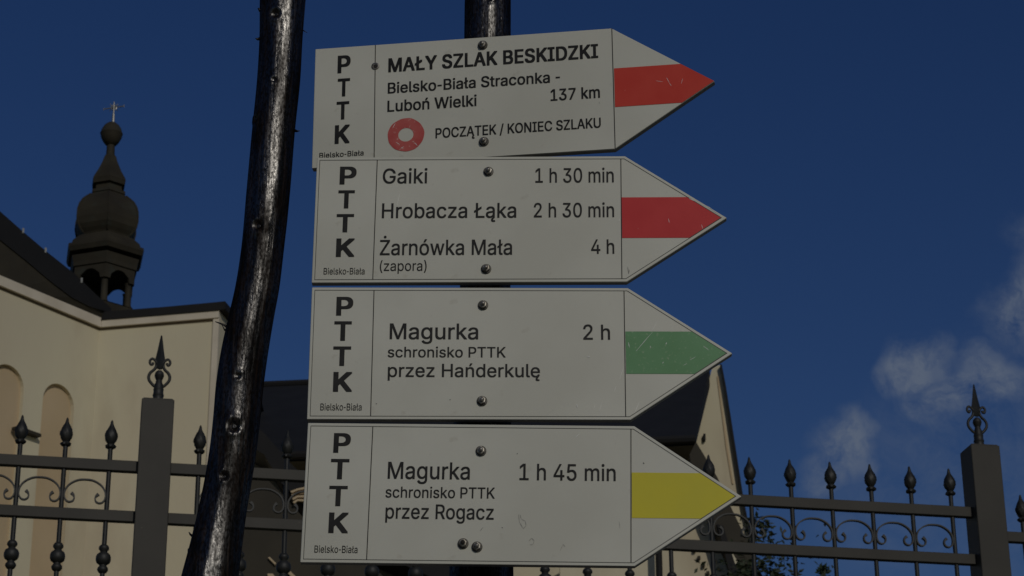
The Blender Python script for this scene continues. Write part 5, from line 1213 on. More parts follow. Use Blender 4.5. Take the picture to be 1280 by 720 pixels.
'o': (415, '207,-8 182,-7 159,-2 137,6 117,16 98,30 82,46 68,64 56,85 46,108 40,133 36,159 34,187 36,216 40,243 46,268 56,291 68,312 82,330 98,346 117,360 137,371 159,378 182,383 207,384 233,383 256,378 278,371 299,360 317,346 333,330 347,312 359,291 369,268 376,243 380,216 381,187 380,159 376,133 369,108 359,85 347,64 333,46 317,30 299,16 278,6 256,-2 233,-7 207,46 226,48 242,51 257,57 270,66 282,76 292,89 300,102 307,117 312,134 316,151 318,169 319,187 318,206 316,224 312,242 307,258 300,274 292,287 282,300 270,310 257,319 242,325 226,329 207,330 189,329 173,325 158,319 145,310 134,300 124,287 115,274 108,258 103,242 99,224 97,206 96,187 97,169 99,151 103,134 108,117 115,102 124,89 134,76 145,66 158,57 173,51 189,48', '9,8,88 88,87,9 10,9,87 87,86,10 11,10,86 86,85,11 12,11,85 85,84,12 84,83,12 13,12,83 83,82,13 14,13,82 82,81,14 15,14,81 81,80,15 16,15,80 0,48,1 95,1,48 1,95,2 94,2,95 22,74,73 73,23,22 2,94,3 94,93,3 4,3,93 92,4,93 20,76,75 21,20,75 75,74,21 74,22,21 4,92,5 92,91,5 6,5,91 91,90,6 7,6,90 90,89,7 8,7,89 88,8,89 16,80,79 17,16,79 79,78,17 18,17,78 78,77,18 19,18,77 77,76,19 76,20,19 24,72,71 71,25,24 49,47,46 46,50,49 70,26,71 25,71,26 50,46,45 51,50,45 45,44,51 44,52,51 68,28,69 28,27,69 70,69,27 26,70,27 40,39,56 57,56,39 39,38,57 58,57,38 38,37,58 59,58,37 37,36,59 60,59,36 61,60,36 36,35,61 62,61,35 35,34,62 63,62,34 34,33,63 64,63,33 33,32,64 52,44,43 53,52,43 43,42,53 54,53,42 42,41,54 55,54,41 41,40,55 40,56,55 64,32,65 32,31,65 66,65,31 31,30,66 67,66,30 30,29,67 68,67,29 28,68,29 48,0,47 47,49,48 72,24,73 23,73,24'),
'p': (424, '53,-143 53,379 112,379 112,319 118,319 122,325 126,331 131,338 137,346 144,353 152,360 161,367 171,373 183,378 197,381 212,384 229,384 252,383 274,378 294,371 313,361 330,347 345,332 359,313 370,293 379,270 385,245 389,218 390,189 389,160 385,133 379,108 370,84 359,64 346,45 330,29 313,16 294,5 274,-2 252,-7 229,-8 213,-7 198,-5 184,-1 173,4 162,10 153,17 145,24 138,31 132,39 127,46 122,53 118,59 114,59 114,-143 220,47 237,48 253,51 267,57 279,66 291,76 301,88 309,101 316,117 321,133 325,151 327,170 328,189 327,209 325,227 321,245 316,261 309,276 301,290 291,301 280,311 267,319 253,325 237,329 220,330 203,329 188,325 174,320 161,312 150,302 140,291 132,278 125,263 120,247 116,229 113,210 113,189 113,169 116,150 120,132 125,115 132,100 140,86 150,75 162,65 174,57 188,51 204,48', '1,0,92 92,91,1 1,3,2 92,0,53 53,93,92 1,91,90 90,89,1 0,54,53 53,52,96 96,95,53 95,94,53 93,53,94 1,89,88 3,1,88 88,87,3 87,86,3 86,4,3 9,8,83 42,102,43 101,43,102 43,101,44 13,12,81 81,80,13 80,14,13 44,101,45 46,45,101 101,100,46 47,46,100 48,47,100 100,99,48 9,83,82 10,9,82 11,10,82 82,81,11 81,12,11 48,99,49 50,49,99 99,98,50 51,50,98 52,51,98 98,97,52 96,52,97 4,86,85 85,84,4 5,4,84 6,5,84 84,83,6 7,6,83 83,8,7 55,41,40 79,16,15 56,39,57 77,17,78 39,56,40 55,40,56 16,79,78 78,17,16 76,75,19 18,76,19 57,39,38 58,57,38 38,37,58 76,18,77 17,77,18 32,31,63 64,63,31 31,30,64 65,64,30 30,29,65 66,65,29 29,28,66 67,66,28 68,67,28 28,27,68 69,68,27 27,26,69 70,69,26 26,25,70 71,70,25 25,24,71 58,37,36 59,58,36 36,35,59 60,59,35 35,34,60 61,60,34 34,33,61 62,61,33 33,32,62 32,63,62 71,24,72 24,23,72 73,72,23 23,22,73 74,73,22 22,21,74 75,74,21 21,20,75 19,75,20 102,42,41 41,55,102 79,15,80 14,80,15'),
'r': (259, '53,0 53,379 112,379 112,321 115,321 122,335 130,347 140,358 152,367 166,375 181,380 196,384 213,385 217,385 221,385 225,385 229,384 243,384 243,322 242,323 239,323 235,324 230,324 224,325 219,325 213,326 207,326 194,325 182,323 170,319 159,315 149,309 140,301 132,293 126,284 121,273 117,262 114,250 114,237 114,0', '3,2,1 0,39,38 1,0,38 38,37,1 37,36,1 3,1,36 36,35,3 6,5,31 31,30,6 30,7,6 3,35,34 34,33,3 4,3,33 33,32,4 32,31,4 31,5,4 28,27,10 27,11,10 13,12,25 26,25,12 11,27,26 26,12,11 22,16,23 16,15,14 19,18,17 21,20,19 19,17,21 16,22,21 21,17,16 23,16,24 16,14,24 25,24,14 13,25,14 7,30,29 8,7,29 29,28,8 9,8,28 28,10,9'),
's': (365, '182,-8 163,-7 145,-5 128,-2 112,3 98,10 84,18 72,27 62,38 53,50 45,63 40,78 36,94 94,107 99,92 105,79 114,69 124,60 136,54 150,49 165,46 181,45 200,46 217,50 232,55 244,62 255,71 262,81 267,91 268,103 267,112 265,121 260,129 254,136 246,142 237,147 225,151 212,155 149,170 125,177 104,186 87,196 72,208 61,222 53,237 48,255 47,274 48,290 51,305 57,319 65,332 75,343 87,354 100,363 115,370 131,377 149,381 167,384 187,384 206,384 223,381 239,378 254,372 267,366 279,358 290,349 299,339 307,328 314,316 319,303 324,290 268,277 264,288 258,298 251,307 243,316 232,323 219,328 205,331 187,333 171,332 156,329 143,324 131,317 121,308 114,299 110,289 109,277 110,267 112,258 117,250 124,243 133,237 144,232 157,227 172,223 229,209 254,202 275,194 292,183 306,171 317,158 325,142 330,125 331,107 330,90 326,75 321,61 312,47 302,35 290,24 276,15 260,6 242,0 223,-5 203,-7', '9,8,15 10,9,15 15,14,10 11,10,14 14,13,11 12,11,13 46,45,88 88,87,46 47,46,87 87,86,47 48,47,86 49,48,86 0,21,1 20,1,21 1,20,2 19,2,20 95,94,38 56,81,80 80,57,56 2,19,3 18,3,19 38,94,39 94,93,39 92,39,93 54,83,82 55,54,82 82,81,55 81,56,55 3,18,4 5,4,18 18,17,5 6,5,17 17,16,6 7,6,16 8,7,16 15,8,16 39,92,40 92,91,40 41,40,91 91,90,41 42,41,90 43,42,90 90,89,43 44,43,89 45,44,89 88,45,89 49,86,85 50,49,85 51,50,85 85,84,51 52,51,84 84,83,52 53,52,83 83,54,53 78,59,79 58,79,59 22,115,114 114,23,22 36,96,37 77,60,78 59,78,60 61,76,62 23,114,113 24,23,113 113,112,24 112,25,24 35,97,36 96,36,97 76,61,77 60,77,61 109,108,27 108,107,27 28,27,107 107,106,28 106,105,28 29,28,105 105,104,29 30,29,104 104,103,30 31,30,103 103,102,31 102,101,31 70,69,71 72,71,69 69,68,72 68,67,72 25,112,111 111,110,25 26,25,110 110,109,26 109,27,26 31,101,32 101,100,32 33,32,100 100,99,33 34,33,99 99,98,34 35,34,98 97,35,98 72,67,73 67,66,73 74,73,66 66,65,74 75,74,65 65,64,75 64,63,75 76,75,63 62,76,63 21,0,115 115,22,21 95,38,37 37,96,95 79,58,80 57,80,58'),
't': (227, '204,379 204,327 6,327 6,379 65,471 126,471 126,98 127,86 128,76 132,68 136,61 142,56 150,53 159,51 170,50 173,50 177,50 181,51 185,51 190,52 194,52 198,53 202,54 213,2 208,0 203,-1 198,-2 192,-3 186,-3 180,-4 174,-4 168,-4 145,-3 125,2 107,10 92,21 80,35 72,52 67,71 65,93 126,379 126,327 65,327 65,379', '12,32,13 32,12,33 12,11,33 34,33,11 11,10,34 35,34,10 36,35,10 10,9,36 37,36,9 9,8,37 38,37,8 8,7,38 39,38,7 7,6,39 41,42,6 15,30,16 14,31,30 30,15,14 16,30,29 29,28,16 28,18,16 18,17,16 20,26,25 25,24,20 24,23,20 21,20,23 22,21,23 18,28,27 27,26,18 26,20,18 19,18,20 13,32,31 31,14,13 40,43,41 5,4,40 1,0,40 41,1,40 39,6,42 3,2,42 43,3,42 42,41,43 43,40,4'),
'u': (410, '182,-5 164,-4 146,-1 130,4 115,11 101,20 89,31 78,44 69,59 62,76 57,95 54,116 53,139 53,379 114,379 114,144 115,123 119,105 127,89 137,75 150,64 164,56 181,52 200,50 213,51 226,53 238,57 249,62 259,69 268,77 276,86 283,97 289,109 293,122 295,137 296,153 296,379 357,379 357,0 298,0 298,92 307,92 297,67 286,47 272,30 257,17 240,7 222,0 203,-4 298,70', '13,12,15 15,14,13 22,0,23 0,22,1 21,1,22 1,21,2 3,2,21 21,20,3 3,20,4 5,4,20 20,19,5 6,5,19 7,6,19 19,18,7 8,7,18 9,8,18 18,17,9 10,9,17 17,16,10 11,10,16 12,11,16 15,12,16 24,47,46 46,25,24 28,27,44 25,46,45 26,25,45 45,44,26 44,27,26 38,41,39 32,31,40 40,41,32 33,32,41 34,33,41 35,34,41 41,38,35 38,37,35 37,36,35 28,44,43 29,28,43 43,42,29 30,29,42 42,40,30 40,31,30 23,0,48 48,47,23 47,24,23 40,42,49 41,40,49 39,41,49'),
'w': (567, '138,0 23,379 87,379 133,214 138,196 143,177 149,157 154,137 159,115 165,91 170,67 175,41 165,41 170,66 175,90 180,113 186,135 191,156 196,176 201,195 206,214 252,379 316,379 362,214 366,196 371,176 376,157 382,136 387,114 392,91 397,67 402,41 391,41 397,66 402,90 408,113 413,135 418,156 423,176 429,195 434,214 480,379 545,379 429,0 368,0 319,172 315,185 312,198 308,212 305,225 301,239 297,252 294,266 291,280 287,295 284,309 280,323 277,338 291,338 287,323 280,295 277,280 273,266 270,252 266,238 263,225 259,211 255,198 252,185 248,172 199,0 170,66 397,66', '2,1,3 7,6,0 6,5,0 5,4,0 1,0,4 3,1,4 13,9,12 13,12,11 13,11,71 9,13,10 12,9,0 9,8,0 7,0,8 18,17,69 19,18,69 69,68,19 68,67,19 67,20,19 20,67,66 66,65,20 65,64,20 64,63,20 63,62,20 62,61,20 61,60,20 60,56,20 21,20,56 56,57,21 12,0,70 11,12,70 14,11,70 70,69,14 15,14,69 16,15,69 69,17,16 53,59,54 55,54,59 59,53,58 25,24,45 45,24,46 47,46,24 24,23,47 48,47,23 48,23,49 50,49,23 51,50,23 52,51,23 53,52,23 58,53,23 23,22,58 33,31,72 31,33,32 33,30,32 30,29,32 41,40,42 39,43,42 42,40,39 36,35,43 37,36,43 38,37,43 43,39,38 34,31,43 43,35,34 43,31,44 31,32,44 32,29,44 45,44,29 29,28,45 28,27,45 27,26,45 25,45,26 56,60,55 55,59,56 57,56,59 59,58,57 21,57,58 58,22,21 11,14,71 31,34,72'),
'z': (380, '42,0 42,46 254,320 254,323 48,323 48,379 333,379 333,331 126,60 126,56 339,56 339,0', '1,0,9 9,8,1 1,8,2 3,2,7 7,2,8 3,7,6 9,0,11 11,10,9 5,4,3 3,6,5'),
'ó': (415, '207,-8 182,-7 159,-2 137,6 117,16 98,30 82,46 68,64 56,85 46,108 40,133 36,159 34,187 36,216 40,243 46,268 56,291 68,312 82,330 98,346 117,360 137,371 159,378 182,383 207,384 233,383 256,378 278,371 299,360 317,346 333,330 347,312 359,291 369,268 376,243 380,216 381,187 380,159 376,133 369,108 359,85 347,64 333,46 317,30 299,16 278,6 256,-2 233,-7 207,46 226,48 242,51 257,57 270,66 282,76 292,89 300,102 307,117 312,134 316,151 318,169 319,187 318,206 316,224 312,242 307,258 300,274 292,287 282,300 270,310 257,319 242,325 226,329 207,330 189,329 173,325 158,319 145,310 134,300 124,287 115,274 108,258 103,242 99,224 97,206 96,187 97,169 99,151 103,134 108,117 115,102 124,89 134,76 145,66 158,57 173,51 189,48 181,429 228,529 297,529 231,429', '8,7,89 89,88,8 9,8,88 88,87,9 10,9,87 87,86,10 11,10,86 86,85,11 12,11,85 85,84,12 84,83,12 13,12,83 83,82,13 14,13,82 82,81,14 15,14,81 81,80,15 16,15,80 3,93,4 93,92,4 0,48,1 95,1,48 1,95,2 94,2,95 22,74,73 73,23,22 2,94,3 93,3,94 20,76,75 21,20,75 75,74,21 74,22,21 4,92,5 92,91,5 6,5,91 91,90,6 7,6,90 89,7,90 16,80,79 17,16,79 79,78,17 18,17,78 78,77,18 19,18,77 77,76,19 76,20,19 49,47,46 46,50,49 70,26,71 26,25,71 24,71,25 69,68,28 27,69,28 50,46,45 51,50,45 45,44,51 44,52,51 69,27,70 26,70,27 97,99,98 40,39,56 57,56,39 39,38,57 58,57,38 38,37,58 59,58,37 37,36,59 60,59,36 61,60,36 36,35,61 62,61,35 35,34,62 63,62,34 34,33,63 64,63,33 33,32,64 65,64,32 32,31,65 52,44,43 53,52,43 43,42,53 54,53,42 42,41,54 55,54,41 41,40,55 40,56,55 65,31,66 31,30,66 67,66,30 30,29,67 68,67,29 28,68,29 48,0,47 47,49,48 71,24,72 73,72,24 23,73,24 99,97,96'),
'Ą': (480, '16,0 201,509 276,509 463,0 395,0 287,302 282,317 276,334 270,352 264,372 257,394 250,420 241,447 232,478 245,478 236,447 228,419 220,393 213,371 206,351 201,333 195,317 191,302 85,0 110,142 110,199 370,199 370,142 424,-148 409,-147 394,-144 380,-139 368,-131 358,-122 351,-111 346,-97 345,-82 346,-70 349,-57 354,-46 361,-34 369,-23 379,-13 390,-3 403,6 452,-9 441,-17 432,-26 423,-34 416,-42 411,-51 408,-60 407,-70 407,-76 409,-81 411,-86 414,-90 418,-93 423,-95 429,-97 435,-97 440,-97 444,-96 448,-95 452,-94 455,-93 459,-91 462,-90 466,-88 484,-133 478,-136 472,-138 466,-141 459,-143 451,-145 443,-147 434,-148 238,456 155,199 324,199 344,142 135,142 395,0', '0,23,24 24,25,0 20,19,21 19,1,21 22,21,25 21,1,25 0,25,1 13,15,77 13,77,14 1,19,18 18,17,1 17,16,1 16,15,1 15,13,1 13,14,1 8,7,2 6,5,26 7,6,26 2,7,26 81,78,24 8,2,9 10,9,2 11,10,2 12,11,2 14,12,2 1,14,2 28,59,29 59,58,29 58,57,29 30,29,57 57,56,30 49,48,43 4,43,48 60,76,75 75,61,60 61,75,74 74,62,61 71,70,65 66,65,70 67,66,70 70,69,67 69,68,67 62,74,73 63,62,73 73,72,63 64,63,72 72,71,64 71,65,64 59,28,76 76,60,59 44,4,3 30,56,31 32,31,56 56,55,32 33,32,55 34,33,55 55,54,34 35,34,54 54,53,35 36,35,53 37,36,53 53,52,37 38,37,52 39,38,52 52,51,39 40,39,51 51,50,40 41,40,50 42,41,50 50,49,42 49,43,42 44,3,27 26,27,3 2,26,3 48,47,4 45,3,4 46,45,4 47,46,4 79,80,27 12,14,77 22,25,78 25,24,78 78,81,79 26,5,79 27,26,79 4,44,82 43,4,82 80,79,81 24,23,81 44,27,80 80,82,44'),
'ą': (389, '160,-9 142,-8 126,-5 110,-1 94,5 80,12 68,22 57,32 48,45 40,58 35,73 31,90 30,108 31,123 34,138 38,150 43,161 50,171 58,179 67,187 78,193 89,199 100,203 112,207 125,211 138,213 152,216 165,218 178,220 194,222 209,224 222,225 234,227 244,228 252,230 259,232 265,235 270,238 273,243 275,248 276,255 276,257 275,268 273,279 271,288 267,297 262,304 256,311 248,317 240,322 230,326 220,329 208,330 196,331 183,330 171,329 159,326 149,322 140,318 132,313 124,307 118,301 112,294 107,288 103,281 100,274 41,291 48,308 57,322 67,335 79,346 91,355 104,364 118,370 133,375 148,379 163,382 179,384 194,384 204,384 215,383 227,382 239,379 251,376 263,372 275,367 286,360 296,353 306,343 315,333 322,320 329,306 333,290 336,272 337,251 337,0 277,0 277,52 272,52 269,45 264,38 258,32 252,25 244,18 236,12 226,6 215,1 203,-3 190,-6 176,-8 170,45 187,46 202,49 216,53 228,59 239,66 248,74 257,83 263,93 269,104 272,115 275,126 276,138 276,190 273,188 270,186 265,184 259,182 253,180 246,179 239,177 231,176 223,175 216,173 208,172 200,171 193,170 186,169 181,169 175,168 165,166 154,164 144,162 134,159 125,155 117,150 110,145 103,139 98,132 95,124 93,115 92,105 92,95 94,87 98,79 102,72 107,66 114,61 121,56 130,52 139,49 149,47 159,46 297,-145 282,-144 267,-141 254,-136 242,-128 231,-119 224,-108 220,-94 219,-79 219,-67 222,-56 227,-45 234,-34 242,-24 252,-14 263,-4 276,5 325,-9 315,-17 305,-25 297,-32 289,-40 284,-48 281,-58 280,-68 280,-73 282,-78 284,-83 287,-87 291,-90 296,-92 302,-93 308,-94 313,-94 317,-93 322,-92 326,-91 329,-90 333,-88 336,-87 339,-86 357,-130 351,-133 345,-135 339,-138 332,-140 324,-142 316,-144 307,-145 277,5', '11,10,152 152,151,11 12,11,151 151,150,12 13,12,150 14,13,150 2,159,3 159,158,3 3,158,4 158,157,4 145,144,22 144,23,22 4,157,5 157,156,5 6,5,156 7,6,156 156,155,7 8,7,155 155,154,8 9,8,154 154,153,9 10,9,153 152,10,153 14,150,149 15,14,149 149,148,15 16,15,148 17,16,148 148,147,17 18,17,147 19,18,147 20,19,147 147,146,20 146,145,20 21,20,145 145,22,21 67,66,65 65,64,67 68,67,64 64,63,68 69,68,63 63,62,69 62,61,69 70,69,61 61,60,70 71,70,60 142,141,25 141,26,25 109,110,0 162,0,110 27,140,139 139,138,27 138,28,27 55,77,76 0,162,1 161,1,162 26,141,140 140,27,26 74,57,56 75,74,56 56,55,75 55,76,75 78,53,79 111,108,107 107,112,111 29,136,135 135,134,29 53,78,54 30,133,132 132,31,30 80,52,51 112,107,106 133,30,134 29,134,30 79,53,52 52,80,79 110,109,108 108,111,110 28,138,137 137,136,28 136,29,28 77,55,54 54,78,77 1,161,2 161,160,2 159,2,160 23,144,143 24,23,143 143,142,24 142,25,24 71,60,59 72,71,59 59,58,72 73,72,58 58,57,73 57,74,73 33,129,128 103,102,114 32,130,129 129,33,32 49,83,50 82,50,83 125,124,126 114,102,101 115,114,101 101,100,115 100,99,115 99,98,115 116,115,98 98,117,116 33,128,127 34,33,127 127,126,34 126,124,34 83,49,84 163,194,193 163,193,164 193,192,164 184,183,96 183,182,96 195,211,210 196,195,210 210,209,196 209,197,196 206,205,200 201,200,205 202,201,205 205,204,202 204,203,202 197,209,208 198,197,208 208,207,198 199,198,207 207,206,199 206,200,199 211,195,163 194,163,195 96,182,181 181,180,96 96,95,212 95,94,122 123,122,94 41,40,94 94,93,41 42,41,93 93,92,42 164,192,165 192,191,165 166,165,191 167,166,191 191,190,167 168,167,190 187,186,174 175,174,186 186,185,175 176,175,185 177,176,185 185,184,177 178,177,184 184,96,178 96,179,178 117,98,97 118,117,97 119,118,97 120,119,97 97,95,120 121,120,95 95,122,121 34,124,123 35,34,123 36,35,123 37,36,123 38,37,123 123,94,38 39,38,94 94,40,39 42,92,43 44,43,92 92,91,44 91,90,44 45,44,90 90,89,45 46,45,89 89,88,46 47,46,88 88,87,47 87,86,47 48,47,86 86,85,48 49,48,85 84,49,85 168,190,169 190,189,169 170,169,189 189,188,170 171,170,188 172,171,188 188,187,172 173,172,187 187,174,173 112,106,105 113,112,105 105,104,113 104,103,113 103,114,113 31,132,131 131,130,31 130,32,31 50,82,51 82,81,51 80,51,81 180,95,96 179,96,212 95,97,212'),
'ę': (404, '212,-8 185,-7 161,-2 138,6 117,16 98,30 82,46 68,64 56,85 46,108 40,132 35,159 34,187 35,215 39,242 46,267 55,290 67,311 81,329 97,346 115,359 135,370 157,378 180,383 205,384 221,384 236,382 251,379 266,374 280,368 294,361 307,351 319,341 331,329 341,315 350,299 357,282 363,263 368,242 370,219 371,194 371,169 75,169 75,221 338,221 310,202 309,220 307,237 303,254 298,269 291,282 283,294 273,305 263,314 250,321 237,326 222,329 205,330 189,329 173,326 159,321 146,313 135,304 125,294 116,282 109,270 103,256 99,241 97,226 96,211 96,178 97,157 100,139 104,122 110,106 118,92 128,80 139,70 151,61 165,55 179,50 195,47 212,46 224,47 234,48 244,50 254,53 263,56 271,61 278,66 285,73 292,80 297,88 302,96 306,105 365,91 360,77 353,63 345,51 335,39 324,29 311,19 298,11 283,4 266,-1 249,-5 231,-7 299,-148 283,-147 268,-144 255,-139 243,-131 232,-122 225,-111 221,-97 220,-82 220,-76 220,-70 222,-64 223,-58 225,-52 228,-45 231,-39 234,-33 237,-27 241,-21 245,-15 249,-9 254,-2 259,4 264,11 269,17 355,63 348,50 342,38 335,27 328,16 321,6 314,-4 307,-13 301,-22 295,-31 290,-39 286,-47 283,-55 282,-63 281,-70 281,-76 283,-81 285,-86 288,-90 292,-93 297,-95 303,-97 310,-97 315,-97 319,-96 323,-95 327,-94 331,-93 334,-91 338,-90 341,-88 358,-133 353,-136 347,-138 341,-141 334,-143 326,-145 318,-147 309,-148 309,221 97,221 96,169 252,-4', '70,69,42 43,42,69 11,10,42 12,11,42 42,43,12 13,12,43 14,13,43 15,14,43 60,22,21 3,78,4 78,77,4 62,61,20 61,60,20 60,21,20 4,77,5 77,76,5 6,5,76 76,75,6 7,6,75 75,74,7 8,7,74 74,73,8 9,8,73 73,72,9 10,9,72 42,10,72 71,42,72 43,68,67 15,43,67 67,66,15 16,15,66 66,65,16 17,16,65 65,64,17 18,17,64 64,63,18 19,18,63 63,62,19 62,20,19 57,24,58 0,81,1 80,1,81 23,59,58 58,24,23 117,116,118 81,0,82 56,25,57 24,57,25 128,129,105 105,129,106 84,106,129 26,55,27 82,0,106 83,82,106 106,84,83 55,26,56 25,56,26 1,80,2 80,79,2 3,2,79 78,3,79 22,60,59 59,23,22 131,88,87 130,104,103 131,130,103 153,107,170 107,153,108 153,152,108 152,151,108 109,108,151 151,150,109 142,141,104 103,104,141 141,140,103 140,139,103 139,102,103 131,103,102 131,102,101 53,52,31 31,30,53 29,53,30 169,155,154 100,136,135 135,99,100 155,169,168 156,155,168 168,167,156 167,157,156 101,137,136 136,100,101 98,134,133 97,132,96 162,161,163 132,97,133 98,133,97 40,39,44 39,38,44 38,37,44 157,167,166 158,157,166 166,165,158 159,158,165 165,164,159 164,163,159 163,161,159 160,159,161 99,135,134 134,98,99 41,40,45 40,44,45 46,45,44 169,154,170 153,170,154 102,139,138 138,137,102 137,101,102 41,45,70 44,37,47 48,47,37 37,36,48 49,48,36 36,35,49 50,49,35 35,34,50 51,50,34 34,33,51 33,32,51 52,51,32 31,52,32 109,150,110 111,110,150 150,149,111 112,111,149 113,112,149 149,148,113 114,113,148 148,147,114 115,114,147 116,115,147 118,116,147 147,146,118 119,118,146 120,119,146 146,145,120 121,120,145 145,144,121 122,121,144 123,122,144 124,123,144 144,143,124 125,124,143 126,125,143 143,142,126 142,104,126 127,126,104 104,128,174 129,128,104 104,130,129 84,129,130 85,84,130 130,131,85 86,85,131 131,87,86 69,70,45 45,46,69 53,29,54 29,28,54 55,54,28 27,55,28 42,71,173 70,42,173 44,47,171 46,44,171 43,69,172 68,43,172 69,46,171 171,172,69 41,70,173 127,104,174 128,105,174 94,93,95 89,88,131 131,95,90 91,90,95 92,91,95 93,92,95 90,89,131 96,95,131 97,96,131 98,97,131 99,98,131 100,99,131 101,100,131'),
'Ł': (413, '81,0 81,509 145,509 145,57 382,57 382,0 16,173 16,237 270,384 270,319 81,275 145,312 145,247 81,210', '3,0,5 5,4,3 13,10,7 11,12,9 2,1,11 1,10,11 12,11,10 9,8,11 0,3,13 3,12,13 10,13,12 7,6,13'),
'ł': (207, '151,-2 130,-1 112,3 97,10 85,20 76,33 69,47 65,65 64,84 64,509 125,509 125,99 125,87 127,77 129,68 131,62 135,58 141,54 148,53 157,52 162,52 166,52 169,52 172,53 174,53 176,53 179,54 181,54 192,3 188,2 183,1 178,0 173,-1 167,-2 162,-2 156,-2 6,225 6,280 183,382 183,328 64,313 125,349 125,294 64,259', '18,17,1 1,17,2 17,16,2 3,2,16 16,15,3 4,3,15 5,4,15 6,5,15 15,14,6 7,6,14 14,13,7 13,12,7 8,7,12 12,11,8 19,34,20 34,19,35 0,35,19 21,33,32 32,22,21 33,21,34 20,34,21 27,26,25 30,29,25 27,25,29 29,28,27 22,32,31 31,30,22 30,25,22 25,24,22 23,22,24 18,1,0 0,19,18 43,40,37 41,42,39 10,9,41 9,40,41 42,41,40 39,38,41 8,11,43 11,42,43 40,43,42 37,36,43'),
'ń': (410, '114,227 114,0 53,0 53,379 112,379 112,287 102,287 112,312 124,332 137,349 152,362 169,372 187,379 207,383 227,384 246,383 264,380 280,376 295,369 309,360 321,349 332,336 341,321 348,304 353,285 356,264 357,240 357,0 296,0 296,235 295,256 290,275 283,291 273,304 260,315 246,323 229,328 210,329 197,328 184,326 172,322 161,317 150,311 141,303 133,293 126,283 121,271 117,257 114,243 178,429 226,529 294,529 228,429', '5,7,6 3,6,7 1,0,2 3,2,0 6,3,0 0,48,6 48,47,6 47,46,6 5,6,46 46,45,5 3,7,4 42,41,9 39,38,11 38,12,11 9,41,40 10,9,40 40,39,10 39,11,10 5,45,44 7,5,44 44,43,7 8,7,43 43,42,8 42,9,8 14,37,36 34,17,35 17,16,35 16,15,35 36,35,15 14,36,15 29,28,27 27,26,29 30,29,26 26,25,30 25,24,30 30,24,31 24,23,31 32,31,23 23,22,32 22,21,32 33,32,21 21,20,33 20,19,33 34,33,19 19,18,34 17,34,18 50,52,51 12,38,37 13,12,37 37,14,13 52,50,49'),
'Ż': (438, '42,0 42,46 273,385 281,396 289,408 298,419 306,431 315,442 323,453 332,464 341,476 348,454 332,454 317,453 301,453 285,452 270,452 254,452 238,452 223,452 40,452 40,509 397,509 397,462 169,129 160,117 152,105 143,93 134,81 125,69 116,57 106,45 97,33 90,54 106,55 121,56 137,56 152,57 168,57 183,57 199,57 214,57 399,57 399,0 219,572 211,573 203,575 196,579 189,584 184,590 180,597 178,604 177,612 178,621 180,628 184,635 189,641 196,646 203,650 211,652 219,653 228,652 236,650 243,646 249,641 255,635 259,628 261,621 262,612 261,604 259,597 255,590 249,584 243,579 236,575 228,573 323,453 115,56', '34,31,77 33,32,31 31,34,33 1,0,32 32,33,1 38,37,32 37,36,32 31,32,36 36,35,31 77,31,35 34,30,29 33,34,29 29,28,33 28,27,33 1,33,27 27,26,1 26,25,1 25,24,1 1,24,2 52,51,53 51,50,49 55,54,53 47,46,45 57,47,45 45,59,57 59,58,57 49,48,47 51,49,47 53,51,47 47,57,53 55,53,57 57,56,55 32,0,41 41,40,32 40,39,32 38,32,39 74,73,75 63,62,61 67,69,68 72,71,70 70,69,72 64,72,69 69,67,64 67,66,64 65,64,66 75,73,72 61,75,72 72,64,61 63,61,64 12,9,76 76,9,13 9,12,11 10,9,11 11,23,10 23,22,10 23,2,24 3,2,23 4,3,23 5,4,23 23,11,5 6,5,11 7,6,11 11,12,7 12,8,7 13,9,14 9,10,14 15,14,10 41,0,43 43,42,41 21,20,19 16,15,10 45,44,75 59,45,75 75,61,59 61,60,59 8,12,76 21,19,22 10,22,19 19,18,10 18,17,10 17,16,10 30,34,77'),
}
FCAP = 509 / 1000
# how far each style is thickened, as a share of the cap height (across, up)
STYLE = {'B': (.055, .028), 'T': (.050, .026), 'S': (.030, .016), 'M': (.017, .009), 'L': (.006, .003)}


def text_mesh(body, style):
    ax, ay = STYLE[style]
    ax *= FCAP
    ay *= FCAP
    V, F = [], []
    shifts = [(0, 0)] if ax == 0 else [(-ax, -ay), (ax, -ay), (-ax, ay), (ax, ay), (0, 0)]
    for li, (sx, sy) in enumerate(shifts):
        x = 0
        for c in body:
            if c == ' ':
                x += .192
                continue
            adv, pts, tri = GLYPHS[c]
            n = len(V)
            hy = c == '-'
            if hy:
                adv = 285
            for p in pts.split():
                a, b = p.split(',')
                if hy:
                    a = 142 + (int(a) - 226) * .78
                V.append((x + int(a) / 1000 + sx, int(b) / 1000 + sy, li * 1.0))
            for t in tri.split():
                F.append(tuple(int(i) + n for i in t.split(',')))
            x += adv / 1000 + (.012 if style in 'BT' else .002)
    return V, F


def arrow(L, T, h, inset=0.0):
    """outline of the plate, inset evenly"""
    s = T - L
    hyp = math.hypot(s, h)
    # offset the slanted edge by inset
    k = inset * hyp / h              # shift of the tip along x
    tipx = T - k
    hh = h - inset
    shx = tipx - s * hh / h          # where the slanted edge meets y = hh
    return [(inset, -hh), (shx, -hh), (tipx, 0), (shx, hh), (inset, hh)]


